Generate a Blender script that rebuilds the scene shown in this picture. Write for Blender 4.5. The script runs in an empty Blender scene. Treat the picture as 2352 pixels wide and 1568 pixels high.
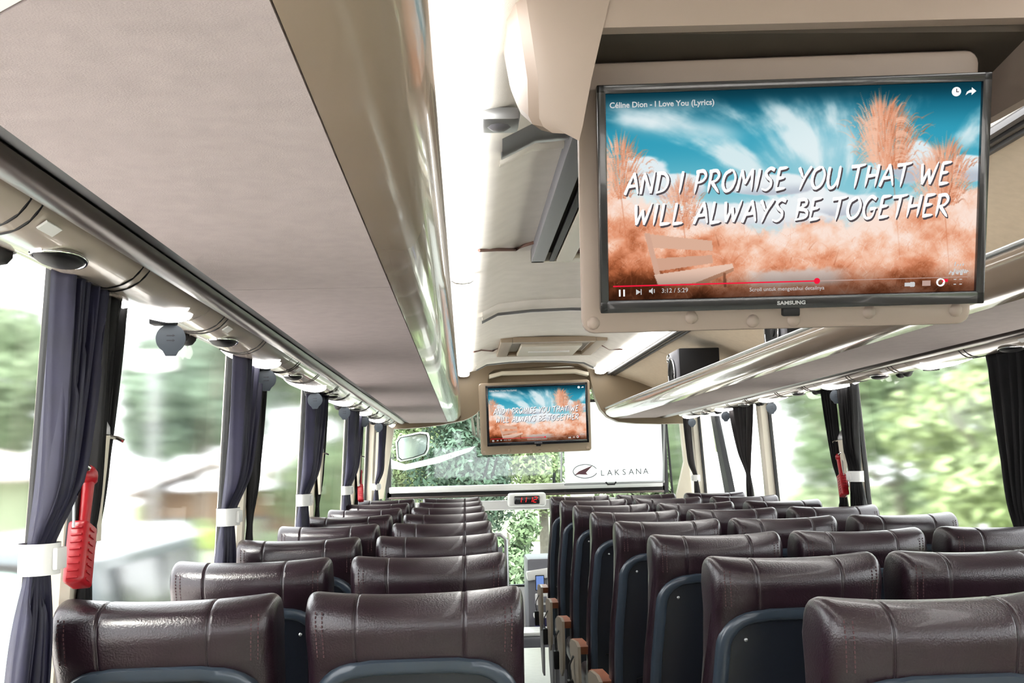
import bpy, bmesh, math, random
import numpy as np
from mathutils import Vector, Matrix, Quaternion
random.seed(7); rng = np.random.default_rng(7)
C = bpy.context.scene.collection
sc = bpy.context.scene

# ------------------------------------------------------------------ camera, world, exposure
F, CX, CY, EYE = 2450.0, 1176.0, 784.0, 1.40          # focal length in pixels, image centre, eye height
EXPO = 1.82
def basis():
    y = Vector(((1068-CX)/F, -(1065-CY)/F, -1)).normalized()      # the bus's long axis seen from the lens
    z = Vector((-math.sin(.02), math.cos(.02), 0)); z = (z - y*z.dot(y)).normalized()
    x = y.cross(z)
    return Matrix((x, y, z))
MB3 = basis()
cam_data = bpy.data.cameras.new('camera'); cam = bpy.data.objects.new('camera', cam_data); C.objects.link(cam)
cam_data.sensor_width = 36; cam_data.lens = 36*F/2352; cam_data.clip_start = .02; cam_data.clip_end = 300
cam.matrix_world = Matrix.Translation((0, 0, EYE)) @ MB3.to_4x4()
sc.camera = cam
w = bpy.data.worlds.new('sky'); sc.world = w; w.use_nodes = True
bg = w.node_tree.nodes['Background']; bg.inputs[0].default_value = (.96, .975, 1, 1); bg.inputs[1].default_value = 1.85
sun_d = bpy.data.lights.new('sun', 'SUN'); sun_d.energy = 3.6; sun_d.angle = math.radians(25); sun_d.color = (1, .97, .9)
sun = bpy.data.objects.new('sun', sun_d); C.objects.link(sun); sun.rotation_euler = (math.radians(28), math.radians(-24), 0)
vs = sc.view_settings
vs.view_transform = 'Standard'; vs.look = 'None'; vs.gamma = 1; vs.use_curve_mapping = False; vs.exposure = EXPO
sc.cycles.max_bounces = 9; sc.cycles.diffuse_bounces = 6; sc.cycles.glossy_bounces = 4
sc.cycles.transparent_max_bounces = 24; sc.cycles.transmission_bounces = 6
sc.cycles.use_denoising = True; sc.cycles.sample_clamp_indirect = 6
sc.cycles.caustics_reflective = False; sc.cycles.caustics_refractive = True
STRIP = 3.2                                            # ceiling light strips
LENS = 3.2                                             # small oval reading lamps

def at(u, v, x=None, y=None, z=None):
    """where the sight line through pixel (u, v) meets a plane of the bus (used to read off positions)"""
    d = MB3 @ Vector(((u-CX)/F, -(v-CY)/F, -1))
    k = x/d.x if x is not None else y/d.y if y is not None else (z-EYE)/d.z
    return Vector((0, 0, EYE)) + d*k

# ------------------------------------------------------------------ materials
def lin(c):
    return tuple(((v/255)/12.92 if v/255 <= .04045 else ((v/255+.055)/1.055)**2.4) for v in c)
def mat(name, rgb, rough=.5, metal=0, noise=0, scale=60, bump=0, bscale=200, coat=0, spec=.5, bdist=.002, k=.87):
    """rgb: linear colour; noise: share of brightness variation; bump: strength of fine relief"""
    rgb = tuple(v*k for v in rgb)
    m = bpy.data.materials.new(name); m.use_nodes = True
    nt = m.node_tree; b = nt.nodes['Principled BSDF']
    b.inputs['Base Color'].default_value = (*rgb, 1); b.inputs['Roughness'].default_value = rough
    b.inputs['Metallic'].default_value = metal; b.inputs['Coat Weight'].default_value = coat
    b.inputs['Specular IOR Level'].default_value = spec
    tc = nt.nodes.new('ShaderNodeTexCoord')
    if noise:
        n = nt.nodes.new('ShaderNodeTexNoise'); n.inputs['Scale'].default_value = scale; n.inputs['Detail'].default_value = 5
        nt.links.new(tc.outputs['Object'], n.inputs['Vector'])
        r = nt.nodes.new('ShaderNodeValToRGB')
        r.color_ramp.elements[0].position = .3; r.color_ramp.elements[1].position = .7
        r.color_ramp.elements[0].color = (*[v*(1-noise) for v in rgb], 1); r.color_ramp.elements[1].color = (*[min(1, v*(1+noise)) for v in rgb], 1)
        nt.links.new(n.outputs[0], r.inputs[0]); nt.links.new(r.outputs[0], b.inputs['Base Color'])
    if bump:
        n2 = nt.nodes.new('ShaderNodeTexNoise'); n2.inputs['Scale'].default_value = bscale; n2.inputs['Detail'].default_value = 3
        nt.links.new(tc.outputs['Object'], n2.inputs['Vector'])
        bu = nt.nodes.new('ShaderNodeBump'); bu.inputs['Strength'].default_value = bump; bu.inputs['Distance'].default_value = bdist
        nt.links.new(n2.outputs[0], bu.inputs['Height']); nt.links.new(bu.outputs[0], b.inputs['Normal'])
    return m
def emit(name, rgb, strength):
    m = bpy.data.materials.new(name); m.use_nodes = True; nt = m.node_tree; nt.nodes.clear()
    e = nt.nodes.new('ShaderNodeEmission'); e.inputs[0].default_value = (*rgb, 1); e.inputs[1].default_value = strength
    o = nt.nodes.new('ShaderNodeOutputMaterial'); nt.links.new(e.outputs[0], o.inputs[0]); return m
def glass(name, tint, refl=.05):
    m = bpy.data.materials.new(name); m.use_nodes = True; nt = m.node_tree; nt.nodes.clear()
    t = nt.nodes.new('ShaderNodeBsdfTransparent'); t.inputs[0].default_value = (*tint, 1)
    g = nt.nodes.new('ShaderNodeBsdfGlossy'); g.inputs['Roughness'].default_value = .03
    x = nt.nodes.new('ShaderNodeMixShader'); x.inputs[0].default_value = refl
    o = nt.nodes.new('ShaderNodeOutputMaterial')
    nt.links.new(t.outputs[0], x.inputs[1]); nt.links.new(g.outputs[0], x.inputs[2]); nt.links.new(x.outputs[0], o.inputs[0]); return m

def hazy(name, tint):
    """side window: clear glass under a film of haze that softens what lies behind it"""
    m = glass(name, tint, .03); nt = m.node_tree; o = [n for n in nt.nodes if n.type == 'OUTPUT_MATERIAL'][0]; x = [n for n in nt.nodes if n.type == 'MIX_SHADER'][0]
    r = nt.nodes.new('ShaderNodeBsdfRefraction'); r.inputs['Color'].default_value = (*tint, 1); r.inputs['Roughness'].default_value = .048; r.inputs['IOR'].default_value = 1.45
    nt.links.new(r.outputs[0], x.inputs[1]); return m
SEE = 1/2**EXPO                                         # screens show their own colours
M = dict(
    fabric=mat('beige_headliner', lin((180, 168, 168)), .9, noise=.05, scale=35, bump=.25, bscale=500),
    ceil=mat('cream_headliner', lin((240, 236, 230)), .85, k=1, noise=.04, scale=12, bump=.15, bscale=400),
    gloss=mat('glossy_beige_plastic', lin((162, 145, 128)), .16, coat=.5),
    rackin=mat('rack_lining', lin((206, 196, 180)), .85, k=1, noise=.05, scale=40),
    beige=mat('beige_plastic', lin((164, 146, 124)), .5, bump=.06, bscale=700),
    board=mat('taupe_plastic', lin((160, 144, 133)), .45, bump=.05, bscale=700),
    bulk=mat('bulkhead_plastic', lin((132, 116, 93)), .5),
    cream=mat('cream_plastic', lin((226, 218, 200)), .4),
    white=mat('white_plastic', lin((238, 238, 236)), .35),
    service=mat('pearl_plastic', lin((178, 166, 154)), .22, coat=.4),
    rail=mat('bronze_rail', lin((92, 82, 78)), .3, .5),
    alu=mat('aluminium', lin((176, 178, 180)), .35, .7),
    chrome=mat('chrome', (.75, .75, .76), .12, 1, k=1),
    black=mat('black_plastic', (.006, .006, .007), .55, spec=.25),
    rubber=mat('black_rubber', (.01, .01, .011), .6),
    tvblack=mat('tv_bezel_black', (.012, .013, .016), .18, coat=.3),
    leather=mat('brown_leather', lin((39, 25, 33)), .31, noise=.12, scale=14, bump=.45, bscale=320, coat=.1, bdist=.0015),
    thread=mat('stitch_thread', lin((74, 44, 50)), .7),
    shell=mat('slate_plastic', lin((24, 29, 38)), .36, bump=.05, bscale=900),
    shellrim=mat('slate_rim', lin((54, 64, 76)), .28),
    tan=mat('tan_pad', lin((146, 84, 54)), .5),
    sidecream=mat('cream_side_panel', lin((150, 138, 122)), .4),
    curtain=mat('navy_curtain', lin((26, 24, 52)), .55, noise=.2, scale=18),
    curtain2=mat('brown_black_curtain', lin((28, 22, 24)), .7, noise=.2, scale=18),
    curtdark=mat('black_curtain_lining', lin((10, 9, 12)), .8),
    red=mat('red_plastic', lin((172, 20, 32)), .35),
    floor=mat('pale_vinyl', lin((208, 212, 200)), .4, noise=.05, scale=20),
    tag=mat('grey_tag', lin((44, 53, 62)), .5),
    tagmark=mat('tag_print', lin((22, 26, 34)), .6),
    wallp=mat('wall_panel', lin((190, 182, 166)), .6),
    brown=mat('cable_brown', lin((120, 86, 76)), .6),
    glass=hazy('window_glass', (.97, .98, .975)),
    wind=glass('windscreen_glass', (.91, .97, .95), .04),
    lamp=emit('light_diffuser', (1, .985, .95), STRIP),
    lens=emit('reading_lamp', (1, .97, .93), LENS),
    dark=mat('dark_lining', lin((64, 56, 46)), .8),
    ledred=emit('red_digits', (1, .03, .03), 1.4*SEE),
    trimgrey=mat('trim_grey', lin((62, 62, 66)), .45),
    navy=mat('navy_dash', lin((58, 56, 104)), .4),
    greyp=mat('grey_dash', lin((120, 120, 128)), .45),
)

# ------------------------------------------------------------------ mesh helpers
class MB:
    def __init__(s): s.v = []; s.f = []
    def add(s, v, f):
        n = len(s.v); s.v += [tuple(p) for p in v]; s.f += [tuple(i+n for i in q) for q in f]; return s
    def bm(s, b, mx=None):
        if mx: bmesh.ops.transform(b, matrix=mx, verts=b.verts)
        b.verts.index_update(); s.add([v.co[:] for v in b.verts], [[v.index for v in f.verts] for f in b.faces]); b.free(); return s
    def box(s, c, d, bev=0, seg=2, rot=None):
        b = bmesh.new(); bmesh.ops.create_cube(b, size=1)
        bmesh.ops.scale(b, vec=d, verts=b.verts)
        if bev: bmesh.ops.bevel(b, geom=b.edges[:], offset=bev, segments=seg, affect='EDGES', profile=.6)
        mx = Matrix.Translation(c)
        if rot is not None: mx = mx @ (rot.to_4x4() if hasattr(rot, 'to_4x4') else rot)
        return s.bm(b, mx)
    def cyl(s, p0, p1, r0, r1=None, n=16, cap=True):
        p0, p1 = Vector(p0), Vector(p1); r1 = r0 if r1 is None else r1
        d = (p1-p0).normalized(); a = d.orthogonal().normalized(); b = d.cross(a)
        v = []; 
        for p, r in ((p0, r0), (p1, r1)):
            v += [p + (a*math.cos(t)+b*math.sin(t))*r for t in (2*math.pi*i/n for i in range(n))]
        f = [(i, (i+1) % n, n+(i+1) % n, n+i) for i in range(n)]
        if cap: f += [tuple(range(n-1, -1, -1)), tuple(range(n, 2*n))]
        return s.add(v, f)
    def ball(s, c, r, sub=2, sx=(1, 1, 1), rot=None):
        b = bmesh.new(); bmesh.ops.create_uvsphere(b, u_segments=8*sub, v_segments=5*sub, radius=r)
        mx = Matrix.Translation(c) @ ((rot.to_4x4()) if rot is not None else Matrix.Identity(4)) @ Matrix.Diagonal((*sx, 1))
        return s.bm(b, mx)
    def tube(s, pts, r, n=8):
        pts = [Vector(p) for p in pts]; v = []; f = []; up = None
        for i, p in enumerate(pts):
            d = (pts[min(i+1, len(pts)-1)] - pts[max(i-1, 0)]).normalized()
            a = d.orthogonal().normalized() if up is None else (up - d*up.dot(d)).normalized()
            up = a; b = d.cross(a); rr = r[i] if isinstance(r, (list, tuple)) else r
            v += [p + (a*math.cos(t)+b*math.sin(t))*rr for t in (2*math.pi*k/n for k in range(n))]
        for i in range(len(pts)-1):
            f += [(i*n+k, i*n+(k+1) % n, (i+1)*n+(k+1) % n, (i+1)*n+k) for k in range(n)]
        f += [tuple(range(n-1, -1, -1)), tuple((len(pts)-1)*n+k for k in range(n))]
        return s.add(v, f)
    def loft(s, rings, closed=True, caps=True):
        n = len(rings[0]); v = [p for r in rings for p in r]; f = []
        for i in range(len(rings)-1):
            for k in range(n if closed else n-1):
                f.append((i*n+k, i*n+(k+1) % n, (i+1)*n+(k+1) % n, (i+1)*n+k))
        if closed and caps: f += [tuple(range(n-1, -1, -1)), tuple((len(rings)-1)*n+k for k in range(n))]
        return s.add(v, f)
    def prism(s, poly, ext):
        """closed polygon of 3-D points pushed along ext"""
        e = Vector(ext); p = [Vector(q) for q in poly]
        return s.loft([p, [q+e for q in p]])
    def mesh(s, name, m, smooth=None):
        me = bpy.data.meshes.new(name); me.from_pydata(s.v, [], s.f); me.validate(); me.update()
        b = bmesh.new(); b.from_mesh(me); bmesh.ops.recalc_face_normals(b, faces=b.faces); b.to_mesh(me); b.free()
        for mm in (m if isinstance(m, list) else [m]): me.materials.append(mm)
        if smooth is not None:
            me.shade_smooth()
            if smooth: me.set_sharp_from_angle(angle=math.radians(smooth))
        return me
    def obj(s, name, m, parent=None, smooth=35, loc=None):
        o = bpy.data.objects.new(name, s.mesh(name, m, smooth)); C.objects.link(o)
        if parent is not None: o.parent = parent
        if loc is not None: o.location = loc
        return o

def tag(o, label=None, cat=None, group=None, kind=None):
    if label: o['label'] = label
    if cat: o['category'] = cat
    if group: o['group'] = group
    if kind: o['kind'] = kind
    return o
def thing(name, label, cat, loc=(0, 0, 0), group=None, mx=None):
    o = bpy.data.objects.new(name, None); C.objects.link(o); o.empty_display_size = .1
    if mx is not None: o.matrix_world = mx
    else: o.location = loc
    return tag(o, label, cat, group)
def struct(o): o['kind'] = 'structure'; return o
def copy_tree(o, parent=None):
    c = o.copy(); C.objects.link(c)
    if parent is not None: c.parent = parent
    for ch in KIDS.get(o.name, []): copy_tree(ch, c)
    return c
KIDS = {}
def index_kids(o):
    for x in list(C.objects):
        if x.parent is not None:
            l = KIDS.setdefault(x.parent.name, [])
            if x not in l: l.append(x)
ORD = ['first', 'second', 'third', 'fourth', 'fifth', 'sixth', 'seventh', 'eighth', 'ninth']

# ------------------------------------------------------------------ the bus shell
XC = .55
def xl(z): return -.69 + .05*(z-EYE)                  # inner face of the left / right side at height z
def xr(z): return 1.79 - .05*(z-EYE)
Y0, YB, YW = -1.5, 8.5, 9.7                           # back of the bus, bulkhead, windscreen
BELT, HEAD = .98, 1.83
fl = MB().box((XC, (Y0+8.3)/2, -.03), (2.46, 8.3-Y0, .06)); struct(fl.obj('floor', M['floor'], smooth=None))
MB_ = MB().box((XC, 9.1, -.43), (2.46, 1.6, .06)).box((XC, 8.32, -.22), (2.46, .03, .4)); struct(MB_.obj('floor', M['greyp'], smooth=None))
for side, xf in (('left', xl), ('right', xr)):
    s = -1 if side == 'left' else 1
    m = MB()
    for za, zb in ((-.45, BELT), (HEAD-.03, 2.16)):
        m.prism([(xf(za), Y0, za), (xf(zb), Y0, zb), (xf(zb)+s*.07, Y0, zb), (xf(za)+s*.07, Y0, za)], (0, 9.75-Y0, 0))
    struct(m.obj('wall_'+side, M['wallp'], smooth=None))
# roof section, from one wall head over the racks and the aisle to the other
RS = [(1.24, .42), (1.13, .52), (.85, .63), (.62, .70), (.45, .735), (.37, .775), (.2, .79), (0, .795)]
sec = [(XC-d, EYE+z) for d, z in RS] + [(XC+d, EYE+z) for d, z in RS[-2::-1]]
inner = [(x, Y0, z) for x, z in sec]; outer = [(x, Y0, z+.06) for x, z in sec]
ceil = MB().loft([inner, [(x, 9.75, z) for x, _, z in inner], [(x, 9.75, z) for x, _, z in outer], outer, inner], closed=False)
struct(ceil.obj('ceiling', M['ceil'], smooth=40))
wb = MB().box((XC, Y0-.03, .5), (2.5, .06, 1.1)).box((XC, Y0-.03, 2.0), (2.5, .06, .5)); struct(wb.obj('wall_back', M['wallp'], smooth=None))

def window(n, side, ya, yb_):
    """one side window: black gasket frame and its pane"""
    xf = xl if side == 'left' else xr; s = -1 if side == 'left' else 1
    za, zb = BELT, HEAD-.03; m = MB()
    P = lambda y, z, o: Vector((xf(z)+s*o, y, z))
    for (y1, z1), (y2, z2) in (((ya, za), (ya+.014, zb)), ((yb_-.014, za), (yb_, zb)), ((ya, za), (yb_, za+.02)), ((ya, zb-.015), (yb_, zb))):
        m.loft([[P(y1, z1, .034), P(y2, z1, .034), P(y2, z1, .055), P(y1, z1, .055)], [P(y1, z2, .034), P(y2, z2, .034), P(y2, z2, .055), P(y1, z2, .055)]])
    fr = struct(m.obj('window_%d' % n, M['rubber'], smooth=None))
    pm = MB().loft([[P(ya, za, .045), P(yb_, za, .045), P(yb_, za, .049), P(ya, za, .049)], [P(ya, zb, .045), P(yb_, zb, .045), P(yb_, zb, .049), P(ya, zb, .049)]])
    pm.obj('pane', M['glass'], fr, smooth=None)
PILL = {'left': [.35, 1.92, 3.34, 4.87, 6.62, 8.05], 'right': [.35, 1.95, 3.42, 4.90, 6.34, 8.25]}
n = 1; t = 1
for side in ('left', 'right'):
    xf = xl if side == 'left' else xr; s = -1 if side == 'left' else 1
    ys = [Y0] + PILL[side] + [9.6]
    for a, b in zip(ys, ys[1:]):
        window(n, side, a+.036, b-.036); n += 1
    for y in PILL[side]:
        m = MB(); za, zb = BELT-.02, HEAD
        ring = lambda z: [(xf(z)-s*.005, y-.032, z), (xf(z)-s*.018, y-.02, z), (xf(z)-s*.018, y+.02, z), (xf(z)-s*.005, y+.032, z), (xf(z)+s*.06, y+.038, z), (xf(z)+s*.06, y-.038, z)]
        m.loft([ring(za), ring(zb)]); struct(m.obj('trim_%d' % t, M['cream'], smooth=None)); t += 1
# rear window
rw = MB().box((XC-1.2, Y0-.03, 1.4), (.1, .06, .75)).box((XC+1.2, Y0-.03, 1.4), (.1, .06, .75)).box((XC, Y0-.03, 1.065), (2.3, .06, .04)).box((XC, Y0-.03, 1.735), (2.3, .06, .04))
rwf = struct(rw.obj('window_%d' % n, M['rubber'], smooth=None)); n += 1
MB().box((XC, Y0-.03, 1.4), (2.3, .006, .64)).obj('pane', M['glass'], rwf, smooth=None)

# ceiling ribs across the aisle
def rib(y, w_, name_mat, drop=.02):
    m = MB(); top = [(x, z) for x, z in sec if abs(x-XC) <= .50]
    def pr(yy, dz): return [(x, yy, z-dz) for x, z in top]
    m.loft([pr(y-w_, -.01), pr(y-w_*.7, drop*.6), pr(y-w_*.25, drop), pr(y+w_*.25, drop), pr(y+w_*.7, drop*.6), pr(y+w_, -.01)], closed=False)
    global t
    struct(m.obj('trim_%d' % t, name_mat, smooth=50)); t += 1
rib(5.25, .10, M['ceil'], .03); rib(5.35, .02, M['alu'], .035)
rib(8.02, .10, M['ceil'], .03); rib(8.12, .02, M['alu'], .035)
rib(2.42, .06, M['alu'], .03); rib(2.56, .02, M['ceil'], .012)

# ------------------------------------------------------------------ bulkhead above the driver, with the arch for the far television
def bp(u, v, y=YB): q = at(u, v, y=y); return (q.x, y, q.z)
lft = [(886, 985), (930, 984), (969, 981), (1010, 976), (1040, 970), (1065, 965), (1081, 958), (1094, 950), (1104, 938), (1112, 915), (1119, 885), (1123, 858), (1135, 849), (1160, 846)]
rgt = [(1310, 838), (1335, 841), (1348, 848), (1354, 858), (1359, 882), (1369, 915), (1380, 940), (1396, 957), (1421, 968), (1462, 972), (1520, 973), (1592, 971)]
line = [bp(*p) for p in lft+rgt]
tops = []
for q in line:
    d = abs(q[0]-XC); zs = np.interp(-d, [-r[0] for r in RS], [r[1] for r in RS]); tops.append((q[0], YB, EYE+float(zs)+.02))
mb = MB(); k = len(line)
ring = lambda dy: [(x, y+dy, z) for x, y, z in line] + [(x, y+dy, z) for x, y, z in tops]
F0, F1 = ring(0), ring(.12); mb.v = F0+F1; N2 = 2*k
mb.f = [(i, i+1, k+i+1, k+i) for i in range(k-1)] + [(N2+i, N2+i+1, N2+k+i+1, N2+k+i) for i in range(k-1)] + [(i, i+1, N2+i+1, N2+i) for i in range(k-1)]
struct(mb.obj('wall_front', M['bulk'], smooth=40))
# recess behind the far television: stepped cove and back panel
mb = MB()
pl, pr_ = at(1122, 862, y=8.62), at(1355, 856, y=8.62)
mb.prism([(pl.x-.03, 8.62, pl.z-.13), (pl.x-.03, 8.62, 2.16), (pr_.x+.03, 8.62, 2.16), (pr_.x+.03, 8.62, pl.z-.13)], (0, .03, 0))
struct(mb.obj('trim_%d' % t, M['bulk'], smooth=None)); t += 1
mb = MB(); a, b = at(1124, 878, y=8.42), at(1352, 872, y=8.42)
mb.prism([(a.x, 8.40, a.z+.06), (a.x+.1, 8.40, a.z+.085), (b.x-.1, 8.40, b.z+.085), (b.x, 8.40, b.z+.06), (b.x, 8.40, b.z+.035), (b.x-.1, 8.40, b.z+.06), (a.x+.1, 8.40, a.z+.06), (a.x, 8.40, a.z+.035)], (0, .12, 0))
struct(mb.obj('trim_%d' % t, M['cream'], smooth=None)); t += 1

# ------------------------------------------------------------------ overhead luggage racks
SEAMS = [1.97, 4.30, 6.65]
for side, s in (('left', -1), ('right', 1)):
    X = lambda d: XC+s*d
    rk = thing('luggage_rack', 'long beige overhead luggage rack with glossy rolled lip above the %s windows' % side, 'luggage rack', (X(.7), YB, EYE+.33))
    def R(mbx, name, m, smooth=35):
        o = mbx.obj(name, m, rk, smooth); o.matrix_parent_inverse = Matrix.Translation((-X(.7), -YB, -EYE-.33)); return o
    ya = .3
    ends = [ya]+SEAMS+[YB]
    zu = EYE+.33
    for a, b in zip(ends, ends[1:]):
        a2, b2 = (a if a == ya else a+.0015), b-.0015
        m = MB()
        if side == 'left' and a == ya:                   # the first panel is cut on a slant and meets a white end piece
            c1, c2 = at(0, 36, z=zu), at(66, 0, z=zu)
            dx, dy = c2.x-c1.x, c2.y-c1.y
            cut = lambda x: c1.y + (x-c1.x)*dy/dx
            R(MB().prism([(X(.984), cut(X(.984)), zu), (X(.984), b2, zu), (X(.682), b2, zu), (X(.682), cut(X(.682)) if cut(X(.682)) > 0 else .05, zu)], (0, 0, .02)), 'underside_panel', M['fabric'], None)
            o = R(MB().prism([(X(1.0), -.3, zu), (X(1.0), cut(X(1.0))-.004, zu), (X(.682), cut(X(.682))-.004 if cut(X(.682)) > .05 else .046, zu), (X(.682), -.3, zu)], (0, 0, .02)), 'end_piece', M['white'], None)
            continue
        R(m.prism([(X(.984), a2, zu), (X(.984), b2, zu), (X(.682), b2, zu), (X(.682), a2, zu)], (0, 0, .02)), 'underside_panel', M['fabric'], None)
    lipc = [(.68, .33), (.655, .333), (.63, .340), (.603, .358), (.585, .385), (.574, .415), (.572, .442), (.578, .460), (.588, .467), (.598, .462), (.604, .44), (.612, .41), (.635, .385), (.68, .37)]; lipc = [(d, .33+(z-.33)*.62) for d, z in lipc]
    lip = MB().loft([[(X(d), y, EYE+z) for d, z in lipc] for y in (.1, 1.2, 2.4, 4.2, 6.3, YB)])
    R(lip, 'lip', M['gloss'], 60)
    R(MB().loft([[(X(d), y, EYE+z) for d, z in [(.5845+.012*math.cos(q), .414+.009*math.sin(q)) for q in np.linspace(0, 2*math.pi, 10)[:-1]]] for y in (.1, YB)]), 'lip_rail', M['alu'], 50)
    R(MB().box((X(.83), (ya+YB)/2, EYE+.358), (.34, YB-ya, .016)), 'shelf_floor', M['rackin'], None)
    for a, b in zip([-.2]+SEAMS, SEAMS+[YB]):            # lining of the rack below the roof
        bp_ = [(X(.64), EYE+.69), (X(.86), EYE+.615), (X(1.0), EYE+.555), (X(1.06), EYE+.40), (X(1.075), EYE+.40), (X(1.015), EYE+.568), (X(.865), EYE+.632), (X(.64), EYE+.708)]
        R(MB().loft([[(x, a+.003, z) for x, z in bp_], [(x, b-.003, z) for x, z in bp_]]), 'lining_panel', M['rackin'], 30)
    tr = MB()                                            # strips beside the lamp
    for d, z, r in ((.615, .690, .012), (.640, .684, .007), (.662, .678, .008)):
        tr.tube([(X(d), .1, EYE+z), (X(d), YB, EYE+z)], r, 6)
    R(tr, 'lamp_trim', M['trimgrey'])
    R(MB().prism([(X(.984), .1, zu+.001), (X(1.02), .1, zu+.012), (X(1.02), YB, zu+.012), (X(.984), YB, zu+.001)], (0, 0, .02)), 'groove', M['black'], None)
    rc = [(1.0425+.026*math.cos(q), .338+.014*math.sin(q)) for q in np.linspace(0, 2*math.pi, 13)[:-1]]
    R(MB().loft([[(X(d), y, EYE+z) for d, z in rc] for y in (.1, YB)]), 'edge_rail', M['rail'], 50)

def smooth_pts(p, n_=8):
    if len(p) < 3: return [Vector(p[0]).lerp(Vector(p[1]), i/6) for i in range(7)]
    P = [Vector(q) for q in p]; P = [P[0]*2-P[1]]+P+[P[-1]*2-P[-2]]; out = []
    for i in range(1, len(P)-2):
        for j in range(n_):
            u = j/n_; a, b, c, d = P[i-1], P[i], P[i+1], P[i+2]
            out.append(.5*((2*b)+(c-a)*u+(2*a-5*b+4*c-d)*u*u+(3*b-a-3*c+d)*u**3))
    return out+[P[-2]]
# ceiling lamps: two diffusers in a row on each side
def ceiling_lamp(side, s, a, b, label):
    X = lambda d: XC+s*d
    th = thing('ceiling_light', label, 'light', (X(.555), (a+b)/2, EYE+.71), group='long ceiling light strips')
    L = lambda d, y, z: (s*(d-.555), y-(a+b)/2, z-.71)
    prof = [(.500, .722), (.502, .699), (.515, .690), (.545, .686), (.573, .689), (.588, .698), (.594, .712)]
    MB().loft([[L(d, y, z) for d, z in prof] for y in (a+.012, b-.012)]).obj('diffuser', M['lamp'], th, 50)
    for y in (a, b-.012):
        MB().loft([[L(d*1.0, yy, z-.003) for d, z in prof] for yy in (y, y+.012)]).obj('end_cap', M['white'], th, 40)
for side, s in (('left', -1), ('right', 1)):
    ceiling_lamp(side, s, .25, 4.03, 'long white light strip in the ceiling beside the %s rack, section nearer the camera' % side)
    ceiling_lamp(side, s, 4.035, 8.46, 'long white light strip in the ceiling beside the %s rack, section ending at the bulkhead' % side)

# ------------------------------------------------------------------ service panels over the windows, one every 1.05 m
def service_panel(side, s, y0, label, mesh={}):
    X = lambda d: XC+s*d
    th = thing('service_panel', label, 'service panel', (X(1.13), y0, EYE+.33), group='service panels over the %s windows' % side)
    L = lambda d, y, z: (s*(d-1.13), y, z-.33)
    key = side
    prof = [(1.062, .345), (1.072, .332), (1.09, .318), (1.115, .309), (1.14, .307), (1.17, .311), (1.20, .322), (1.22, .338), (1.222, .356), (1.062, .356)]
    def zof(d): return float(np.interp(d, [p[0] for p in prof[:8]], [p[1] for p in prof[:8]]))
    if key not in mesh:
        mm = {}
        mm['body'] = MB().loft([[L(d, y, z) for d, z in prof] for y in (.002, .35, .7, 1.046)]).mesh('body', M['service'], 50)
        for i, y in enumerate((.12, .155, .575, .61)):
            dd = np.linspace(1.066, 1.195, 10)
            mm['groove%d' % i] = MB().tube([L(d, y+.05*math.sin((d-1.066)/.13*1.7), zof(d)-.0005) for d in dd], .0022, 5).mesh('groove', M['black'], 50)
        mm['speaker_grille'] = MB().ball(L(1.128, .37, .309), 1, 2, (.030, .062, .013)).mesh('speaker_grille', M['black'], 50)
        mm['speaker_rim'] = MB().tube([L(1.128+.032*math.cos(q), .37+.066*math.sin(q), .307+.004*math.cos(q)**2) for q in np.linspace(0, 2*math.pi, 29)], .0028, 6).mesh('speaker_rim', M['chrome'], 60)
        for i, P in enumerate((((1.221, .72), (1.207, .78), (1.178, .85), (1.142, .905), (1.108, .935), (1.088, .945)), ((1.222, .775), (1.205, .85), (1.172, .925), (1.138, .975), (1.108, .998), (1.096, 1.002)))):
            Q = smooth_pts([(d, y, 0) for d, y in P], 5); nq = len(Q); rr = [max(.002, .0150*math.sin(math.pi*min(1, max(0, k/(nq-1))))**.5) for k in range(nq)]
            ln = MB().tube([L(q.x, q.y, zof(q.x)+.003) for q in Q], rr, 8); mm['lens%d' % i] = ln.mesh('reading_light', M['lens'], 60)
        for i, y in enumerate((.30, .365)):
            mm['noz%d' % i] = MB().ball(L(1.212, y, .318), .022, 1, (1, 1, .9)).cyl(L(1.212, y, .335), L(1.212, y, .318), .024).mesh('air_nozzle', M['rubber'], 50)
        mm['mount'] = MB().box(L(1.155, 1.005, .303), (.05, .035, .016), .004).mesh('tag_mount', M['black'], 40)
        mm['label'] = MB().box(L(1.085, .22, .318), (.016, .05, .003), rot=Matrix.Rotation(s*.6, 3, 'Y')).mesh('sticker', M['white'], None)
        mesh[key] = mm
    mm = mesh[key]
    for nm, k2 in (('body', 'body'), *(('groove', 'groove%d' % i) for i in range(4)), ('speaker_grille', 'speaker_grille'), ('reading_light', 'lens0'), ('reading_light', 'lens1'), ('air_nozzle', 'noz0'), ('air_nozzle', 'noz1'), ('tag_mount', 'mount'), ('sticker', 'label')):
        o = bpy.data.objects.new(nm, mm[k2]); C.objects.link(o); o.parent = th
        if nm == 'speaker_grille':
            r = bpy.data.objects.new('speaker_rim', mm['speaker_rim']); C.objects.link(r); r.parent = o
    return th
def tag_mesh():
    m = MB(); r = .0295; pts = []
    for q in np.linspace(math.radians(-58), math.radians(238), 33): pts.append((r*math.cos(q), r*math.sin(q)))
    pts += [(-.0125, -.031), (-.010, -.0355), (.010, -.0355), (.0125, -.031)]
    m.prism([(x, 0, z) for x, z in pts], (0, .005, 0)); return m.mesh('seat_tag', M['tag'], 40)
def arrow_mesh():
    m = MB()
    for z in (.006, -.004): m.prism([(-.008, -.0006, z-.001), (.004, -.0006, z-.001), (.004, -.0006, z-.0028), (.009, -.0006, z), (.004, -.0006, z+.0028), (.004, -.0006, z+.001), (-.008, -.0006, z+.001)], (0, .0008, 0))
    return m.mesh('arrow_print', M['tagmark'], None)
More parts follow.
